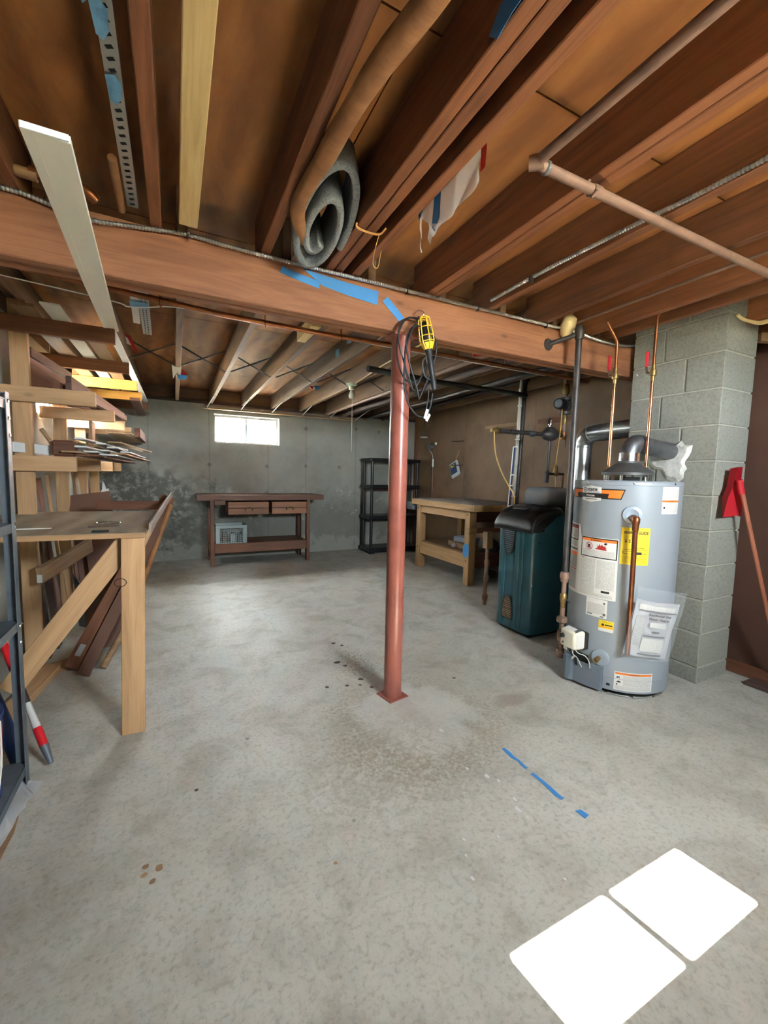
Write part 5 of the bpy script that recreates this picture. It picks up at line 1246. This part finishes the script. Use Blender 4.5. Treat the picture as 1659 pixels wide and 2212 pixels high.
# ================================================================== LEFT SIDE
# ---- lumber rack
PYS = (3.0, 3.86, 4.60, 5.25)
rk = thing('lumber_rack', (-.75, 4.0, 0), 'wooden lumber rack of posts and cantilever arms on the left wall', 'rack')
for i, y_ in enumerate(PYS):
    box('post', (-.793, y_, 0), (-.712, y_+.038, 2.095), 'pine', rk, .003)
    rows = [(-.30, 1.918, 2.003), (-.405, 1.548, 1.632), (-.508, 1.17, 1.255)]
    for j, (xe, z0, z1) in enumerate(rows):
        m_ = 'red_fir' if (j == 0 and i < 2) else ('window_lit_pine' if j == 0 else 'pine')  # rear top arms carry the window light in their yellow colour
        d_ = 0 if not (j == 0 and i >= 2) else .0
        board('arm', (XL+.01, y_-.02, (z0+z1)/2+.0), (xe, y_-.02, (z0+z1)/2), .036, z1-z0, m_, rk)
board('arm', (XL+.01, 5.95, 1.96), (-.285, 5.95, 1.96), .036, .085, 'brown_board', rk)
# lumber stored on it
def stored(name, a, b, w_, t_, mat, lb, cat='board', up=(0, 0, 1)):
    return tag(board(name, a, b, w_, t_, mat, None, up), lb, cat, 'boards on the lumber rack')
wt = thing('trim_board', (-.26, 2.0, 1.88), 'long white moulded trim board sticking out of the rack under the girder', 'trim board', 'boards on the lumber rack')
TP = [V((-.193, .98, 1.778)), V((-.252, 1.93, 1.872)), V((-.322, 3.04, 2.016))]
def strip(name, x0, x1, z0, z1, mat):
    """moulding strip swept along TP; x across, z depth"""
    b = bmesh.new(); rings = []
    for i_, p in enumerate(TP):
        d = (TP[min(i_+1, 2)]-TP[max(i_-1, 0)]).normalized(); c_ = d.cross(V((0, 0, 1))).normalized(); u_ = c_.cross(d)
        rings.append([b.verts.new(p + c_*x_ + u_*z_) for x_, z_ in ((x0, z0), (x1, z0), (x1, z1), (x0, z1))])
    for A, B in zip(rings, rings[1:]):
        for k in range(4): b.faces.new((A[k], A[(k+1) % 4], B[(k+1) % 4], B[k]))
    b.faces.new(rings[0]); b.faces.new(rings[-1][::-1]); bmesh.ops.recalc_face_normals(b, faces=b.faces)
    return obj(name, b, mat, wt)
strip('face', -.032, .032, -.004, .005, 'white_trim')
strip('edge_bead', -.036, -.018, -.0062, .005, 'white_trim')
strip('face_step', .018, .036, -.0068, .006, 'white_trim')
obj('cut_end', bm_box(.068, .002, .011, 0), 'white_edge', wt, Matrix.Translation((-.193, .978, 1.7775)))
stored('trim_board', (-.325, 3.02, 2.008), (-.30, 5.9, 2.014), .05, .009, 'white_edge', 'pale board lit by the left window on the top rack arms')
stored('stored_board', (-.55, 2.72, 2.012), (-.54, 5.2, 2.012), .085, .012, 'white_trim', 'short white board end on the top rack arms beside the trim')
stored('stored_board', (-.68, 2.80, 2.014), (-.68, 5.0, 2.014), .10, .018, 'tan_board', 'tan board end on the top rack arms near the post')
stored('stored_board', (-.44, 3.1, 2.012), (-.44, 5.8, 2.012), .09, .016, 'tan_board', 'flat tan board seen from below on the top rack arms')
stored('stored_board', (-.735, 3.06, 1.725), (-.66, 3.78, 1.715), .03, .17, 'brown_board', 'wide brown board on edge on the middle rack arms near the post')
stored('stored_board', (-.735, 3.10, 1.845), (-.67, 3.80, 1.85), .03, .055, 'dark_board', 'dark strip on edge above the wide brown board on the rack')
stored('stored_board', (-.58, 3.25, 1.70), (-.45, 4.9, 1.68), .03, .12, 'dark_board', 'dark brown board on edge on the middle rack arms, back one')
stored('stored_board', (-.60, 3.03, 1.660), (-.445, 4.6, 1.66), .035, .05, 'brown_board', 'brown stick slanting over the middle rack arms, left one')
stored('stored_board', (-.54, 3.02, 1.655), (-.40, 4.55, 1.655), .03, .045, 'dark_board', 'dark stick slanting over the middle rack arms, right one')
stored('stored_board', (-.66, 3.3, 1.66), (-.62, 5.2, 1.65), .09, .02, 'brown_board', 'flat brown board on the middle rack arms near the wall')
stored('stored_board', (-.35, 5.0, 1.90), (-.35, 6.05, 1.875), .09, .03, 'brown_board', 'brown board end under the rack arms tinted as window-lit')
stored('stored_board', (-.46, 4.62, 1.53), (-.46, 6.05, 1.53), .20, .018, 'tan_board', 'tan shelf board under the middle rack arms at the back')
stored('stored_board', (-.33, 4.9, 1.56), (-.33, 5.9, 1.56), .05, .09, 'brown_board', 'reddish block end at the back of the middle rack arms')
for k, (x_, z_, y0, w_, m_, lb) in enumerate(((-.46, 1.268, 3.0, .12, 'brown_board', 'wide brown plank at the bottom of the scrap pile'), (-.40, 1.285, 3.35, .10, 'white_scrap', 'white trim scrap low in the pile on the rack'), (-.47, 1.297, 3.2, .07, 'white_scrap', 'white trim scrap lying across the pile on the rack'), (-.36, 1.30, 3.5, .09, 'tan_board', 'grey tan slat in the scrap pile on the rack'), (-.44, 1.315, 3.4, .08, 'white_scrap', 'white slat in the middle of the scrap pile'), (-.33, 1.318, 3.7, .07, 'white_scrap', 'white slat at the right edge of the scrap pile'), (-.48, 1.335, 3.3, .08, 'tan_board', 'tan slat near the top of the scrap pile'), (-.40, 1.345, 3.6, .07, 'white_scrap', 'white slat near the top of the scrap pile'), (-.45, 1.362, 3.45, .06, 'white_scrap', 'white offcut on top of the scrap pile'))):
    stored('trim_offcut', (x_, y0, z_), (x_+random.uniform(-.05, .09), y0+1.5, z_+random.uniform(-.02, .0)), w_, .011, m_, lb, 'slat')
for k, (x_, z_, y0, w_, m_, lb) in enumerate(((-.54, 1.285, 2.97, .08, 'tan_board', 'tan lath at the near left of the scrap pile'), (-.50, 1.318, 3.02, .07, 'white_scrap', 'white lath end nearest the viewer in the scrap pile'), (-.57, 1.352, 3.12, .05, 'tan_board', 'thin tan lath high on the left of the scrap pile'), (-.53, 1.376, 3.22, .06, 'white_scrap', 'white lath resting highest on the left of the scrap pile'), (-.38, 1.378, 3.5, .08, 'tan_board', 'tan lath crowning the right of the scrap pile'))):
    stored('trim_offcut', (x_, y0, z_), (x_+.06+.02*k, y0+1.3, z_-.01), w_, .011, m_, lb, 'slat')
stored('trim_offcut', (-.79, 2.96, 1.300), (-.52, 3.25, 1.285), .012, .055, 'white_scrap', 'white trim piece lying across the lowest rack arms', 'slat')
tag(tube('stub_stick', [(-.62, 3.1, 1.29), (-.68, 3.05, 1.41)], .012, 'tan_board', None, 8), 'small stick poking up from the scrap pile', 'stick')
tag(obj('wood_block', bm_box(.11, .09, .09, .01), 'brown_board', None, Matrix.Translation((-.575, 3.06, 1.305))), 'brown wood block at the left of the scrap pile', 'block')
stored('stored_board', (-.56, 3.88, 1.30), (-.56, 3.90, 1.545), .13, .02, 'tan_board', 'upright tan panel between the lower rack arms', 'board', (1, 0, 0))
# ---- boards leaning on the left wall
for k, (x_, y_, w_, h_, m_, lb) in enumerate(((-.80, 3.18, .05, 1.10, 'dark_board', 'dark slat leaning on the left wall nearest the post'), (-.79, 3.36, .09, 1.13, 'dark_board', 'dark board leaning on the left wall behind the post'), (-.80, 3.52, .10, 1.12, 'brown_board', 'brown board leaning on the left wall'), (-.79, 3.70, .03, 1.14, 'pine', 'light narrow strip leaning between brown boards'), (-.775, 4.05, .14, 1.17, 'brown_board', 'wide brown board leaning on the left wall'), (-.76, 4.45, .16, 1.18, 'tan_board', 'wide tan board leaning at the far left wall'), (-.74, 4.80, .10, 1.19, 'dark_board', 'dark board leaning far down the left wall'))):
    tag(board('leaning_board', (x_+.08, y_, .01), (x_-.02, y_, h_), .02, w_, m_, None, (0, 1, 0)), lb, 'board', 'boards leaning on the left wall')
tag(board('hardboard_sheet', (-.42, 3.42, .012), (-.60, 3.92, 1.00), .27, .006, 'hardboard', None, (0, -.5, .3)), 'brown hardboard sheet leaning behind the left bench', 'panel')
tag(board('hardboard_sheet', (-.36, 3.25, .012), (-.50, 3.70, .75), .22, .006, 'hardboard', None, (0, -.5, .3)), 'second brown hardboard sheet leaning below the left bench', 'panel')
tag(sheet('white_shards', [(-.56, 4.2, 1.0), (-.50, 4.2, 1.0), (-.505, 4.2, 1.03), (-.52, 4.2, 1.02), (-.53, 4.2, 1.06), (-.545, 4.2, 1.09), (-.55, 4.2, 1.02)], 'white_scrap', None, (0, 1, 0), .004), 'small white splinters above the hardboard sheet', 'scrap')
# ---- left bench
lb_ = thing('wall_bench', (-.5, 2.6, 0), 'rough pine bench with a worn grey top on the left', 'bench')
poly('bench_top', [(-.86, 2.105, .908), (-.122, 2.10, .905), (-.105, 3.13, .912), (-.86, 3.15, .915)], 'bench_ply', lb_, .012, (0, 0, 1))
poly('top_edge', [(-.86, 2.098, .898), (-.122, 2.093, .895), (-.122, 2.105, .895), (-.86, 2.11, .898)], 'pine', lb_, .020, (0, 0, 1))
board('leg', (-.190, 2.125, 0), (-.170, 2.125, .896), .090, .038, 'pine', lb_, (0, 1, 0))
board('diagonal_brace', (-.63, 2.165, .27), (-.18, 2.165, .895), .085, .036, 'pine', lb_, (0, 1, 0))
board('side_rail', (-.135, 2.14, .872), (-.118, 3.13, .878), .02, .05, 'pine', lb_)
board('wall_ledger', (-.845, 2.12, .86), (-.845, 3.14, .86), .04, .08, 'pine', lb_)
board('wall_leg', (-.83, 2.17, 0), (-.83, 2.17, .86), .07, .036, 'pine', lb_, (0, 1, 0))
# knot ring drawn on the leg
(tube('knot_ring', [(-.205+.022*math.cos(a)-.016, 2.1045, .70+.018*math.sin(a)) for a in [2*math.pi*k/20 for k in range(21)]], .0016, 'dark_gap', lb_, 5))
tag(tube('wire_ring', [(-.30+.05*math.cos(a), 2.45+.05*math.sin(a), .926) for a in [2*math.pi*k/20 for k in range(21)]], .003, 'chrome', None, 6), 'small loop of bright wire on the left bench', 'wire')
tag(tube('metal_rod', [(-.36, 2.30, .926), (-.24, 2.32, .926)], .004, 'dark_board', None, 6), 'thin dark metal piece at the front edge of the left bench', 'rod')
tag(obj('ruler', bm_box(.13, .018, .003, 0), 'white_plastic', None, Matrix.Translation((-.56, 2.30, .924))), 'white plastic strip lying on the left bench', 'strip')
tag(obj('flat_hinge', bm_box(.06, .02, .008, .001), 'dark_gap', None, Matrix.Translation((-.29, 2.13, .925))), 'small dark hinge at the front edge of the left bench', 'hinge')
# tools and boards sticking out past the bench
tag(board('oblique_board', (-.545, 2.86, .045), (-.05, 3.62, .985), .035, .09, 'brown_board', None, (-.55, .2, .3)), 'brown board slanting from the floor up past the left bench', 'board')
tag(board('oblique_board', (-.49, 2.80, .02), (-.045, 3.52, .935), .02, .065, 'hardboard', None, (-.55, .2, .3)), 'thin brown panel slanting beneath the brown board at left', 'board')
for lb2, d_ in (('price sticker on the lower end of the slanted brown board', 0),):
    M_, L_2 = frame_of((-.545, 2.86, .045), (-.05, 3.62, .985), (-.55, .2, .3))
    tag(obj('price_sticker', bm_box(.07, .002, .03, 0), 'fine_print_grey', None, M_ @ Matrix.Translation((-L_2/2+.10, -.019, .01))), lb2, 'sticker')
tag(tube('tool_handle', [(-.30, 2.98, .20), (-.20, 3.2, .46), (-.035, 3.50, .93)], .019, 'peeled_wood', None, 12), 'round wooden tool handle slanting beside the left bench', 'handle')
tag(tube('tool_handle', [(-.40, 2.84, .03), (-.30, 2.98, .20)], .019, 'tan_board', None, 12), 'lower pale end of a wooden tool handle on the floor', 'handle')
tag(board('grey_lath', (-.108, 2.20, .925), (-.032, 3.60, 1.005), .012, .045, 'grey_top', None), 'grey weathered lath along the right edge of the left bench', 'lath')
tag(board('cross_rail', (-.48, 3.40, .945), (-.10, 3.34, .945), .03, .06, 'brown_board', None), 'reddish rail lying behind the left bench top', 'rail')
tag(board('lumber_stub', (-.675, 2.86, .60), (-.52, 3.35, .68), .038, .085, 'tan_board', None), 'grey stud end with a paper tag below the left bench', 'stud')
tag(obj('paper_tag', bm_box(.026, .002, .045, 0), 'fine_print', None, Matrix.Translation((-.672, 2.842, .585)) @ Matrix.Rotation(R(-18), 4, 'Z')), 'white paper tag stapled on the grey stud end', 'tag')
tag(board('floor_stud', (-.66, 2.98, .02), (-.50, 3.05, .02), .085, .038, 'pine', None), 'short pine stud lying on the floor under the left bench', 'stud')
tag(board('floor_stud', (-.80, 2.0, .02), (-.66, 3.0, .02), .089, .038, 'pine', None), 'long pine stud lying on the floor along the left wall', 'stud')
tag(obj('metal_scrap', bm_poly([V((-.66, 3.72, .02)), V((-.60, 3.66, .02)), V((-.62, 3.70, .30)), V((-.70, 3.78, .42))], .004, (0, 1, 0)), 'steel_grey', None), 'grey metal blade leaning under the left bench', 'scrap')

# ---- steel shelving at the left edge
ms = thing('steel_shelving', (-.7, 1.7, 0), 'grey steel shelving unit at the left edge of the picture', 'shelf')
SX0, SX1, SY0, SY1 = -.855, -.520, 1.05, 1.94
def angle_post(x_, y_, dx, dy, h_):
    box('post', (min(x_, x_+dx*.036), y_-.0012, 0), (max(x_, x_+dx*.036), y_+.0012, h_), 'steel_grey', ms, 0)
    box('post_flange', (x_-.0012, min(y_, y_+dy*.036), 0), (x_+.0012, max(y_, y_+dy*.036), h_), 'steel_grey', ms, 0)
for x_, dx in ((SX0, 1), (SX1, -1)):
    for y_, dy in ((SY0, 1), (SY1, -1)): angle_post(x_, y_, dx, dy, 1.45)
for z_ in (1.425, .99, .63, .08):
    box('shelf_deck', (SX0, SY0, z_-.004), (SX1, SY1, z_), 'steel_grey', ms, 0)
    box('shelf_lip', (SX1-.004, SY0, z_-.034), (SX1-.0025, SY1-.003, z_), 'steel_grey', ms, 0)
    box('shelf_lip', (SX0, SY1-.004, z_-.034), (SX1-.003, SY1-.0025, z_), 'steel_grey', ms, 0)
board('cross_brace', (SX0, SY1+.003, .25), (SX1, SY1+.003, .62), .018, .002, 'steel_grey', ms, (0, 1, 0), 0)
for z_ in (1.42, 1.36, 1.30, .985, .61, .55): lathe('bolt', [(0, .004), (.006, .003), (.007, 0)], (SX1+.001, SY1-.015, z_), 'chrome', ms, (1, 0, 0), 8)
bk_ = thing('paint_bucket', (-.68, 1.72, 0), 'navy and red paint bucket under the steel shelving', 'bucket')
lathe('bucket_body', [(0, .005), (.125, .005), (.128, .02), (.140, .36), (.145, .362), (.145, .375), (.135, .375), (.13, .34), (0, .34)], (-.675, 1.745, .0), 'navy_paint', bk_, seg=40)
def band(name, z0, z1, mat, a0=0, a1=360, wob=0):
    b = bmesh.new(); n = 30; A = []; B = []
    for k in range(n+1):
        a = R(a0+(a1-a0)*k/n); r0 = .1265+.0135*(z0/.36)+.0015; r1 = .1265+.0135*(z1/.36)+.0015
        zz = z0 + wob*math.sin(9*a)*.5 + wob*math.sin(23*a)*.5
        A.append(b.verts.new((-.675+r0*math.cos(a), 1.745+r0*math.sin(a), zz))); B.append(b.verts.new((-.675+r1*math.cos(a), 1.745+r1*math.sin(a), z1)))
    for k in range(n): b.faces.new((A[k], A[k+1], B[k+1], B[k]))
    obj(name, b, mat, bk_, None, True)
band('red_band', .215, .33, 'can_red'); band('paint_drips', .165, .235, 'label_white', -120, 60, .03)
tube('bucket_handle', [(-.535, 1.745, .35), (-.525, 1.70, .22), (-.53, 1.65, .12), (-.56, 1.62, .08)], .003, 'white_plastic', bk_, 6, 4)
sk = thing('scraper_pole', (-.47, 1.96, 0), 'red white and grey long handled scraper leaning at the steel shelving', 'scraper')
K0, K1 = V((-.462, 1.985, .022)), V((-.690, 2.31, .46))
def seg_(a, b_, r_, m_, nm): tube(nm, [K0.lerp(K1, a), K0.lerp(K1, b_)], r_, m_, sk, 12)
seg_(0, .13, [.009, .016], 'steel_grey', 'tip'); seg_(.12, .26, .0155, 'red_paint', 'red_sleeve'); seg_(.25, .46, [.0145, .011], 'label_white', 'white_blade'); seg_(.45, .60, .012, 'black_iron', 'shaft'); seg_(.58, 1.0, .0155, 'red_paint', 'red_grip')
tag(tube('rolled_tube', [(-.575, 2.03, .015), (-.60, 2.06, .10), (-.70, 2.12, .40)], [.02, .028, .024], 'navy_paint', None, 12), 'navy blue rolled tube standing behind the paint bucket', 'tube')
sp_ = thing('paper_sheet', (-.52, 1.78, 0), 'crumpled white paper sheet on the floor under the steel shelving', 'paper')
b = bmesh.new()
P_ = [(-.55, 1.94), (-.469, 1.90), (-.478, 1.83), (-.492, 1.80), (-.488, 1.765), (-.50, 1.74), (-.51, 1.59), (-.60, 1.50), (-.60, 1.75)]
b.faces.new([b.verts.new((x_, y_, .006)) for x_, y_ in P_]); bmesh.ops.triangulate(b, faces=b.faces[:]); bmesh.ops.subdivide_edges(b, edges=b.edges[:], cuts=2)
for v_ in b.verts: v_.co.z += .006*math.sin(40*v_.co.x)*math.sin(31*v_.co.y)+.002
bmesh.ops.solidify(b, geom=b.faces[:], thickness=.001)
obj('sheet', b, 'shelf_liner', sp_)
poly('cardboard_flap', [(-.50, 1.74, .001), (-.492, 1.66, .001), (-.50, 1.50, .001), (-.60, 1.45, .001), (-.60, 1.70, .001)], 'tan_board', sp_, .002, (0, 0, 1))
# red bag scrap by the far end of the trim
rs = thing('bag_scrap', (-.30, 3.3, 2.0), 'red and white plastic scrap at the end of the trim board', 'scrap')
poly('red_strip', [(-.275, 3.3, 2.075), (-.25, 3.32, 2.07), (-.215, 3.36, 1.995), (-.20, 3.38, 1.965), (-.23, 3.35, 1.985)], 'red_plastic', rs, .003, (0, 1, 0))
poly('white_strip', [(-.275, 3.31, 2.06), (-.25, 3.33, 2.045), (-.235, 3.35, 2.015), (-.27, 3.33, 2.02)], 'cloth_white', rs, .003, (0, 1, 0))
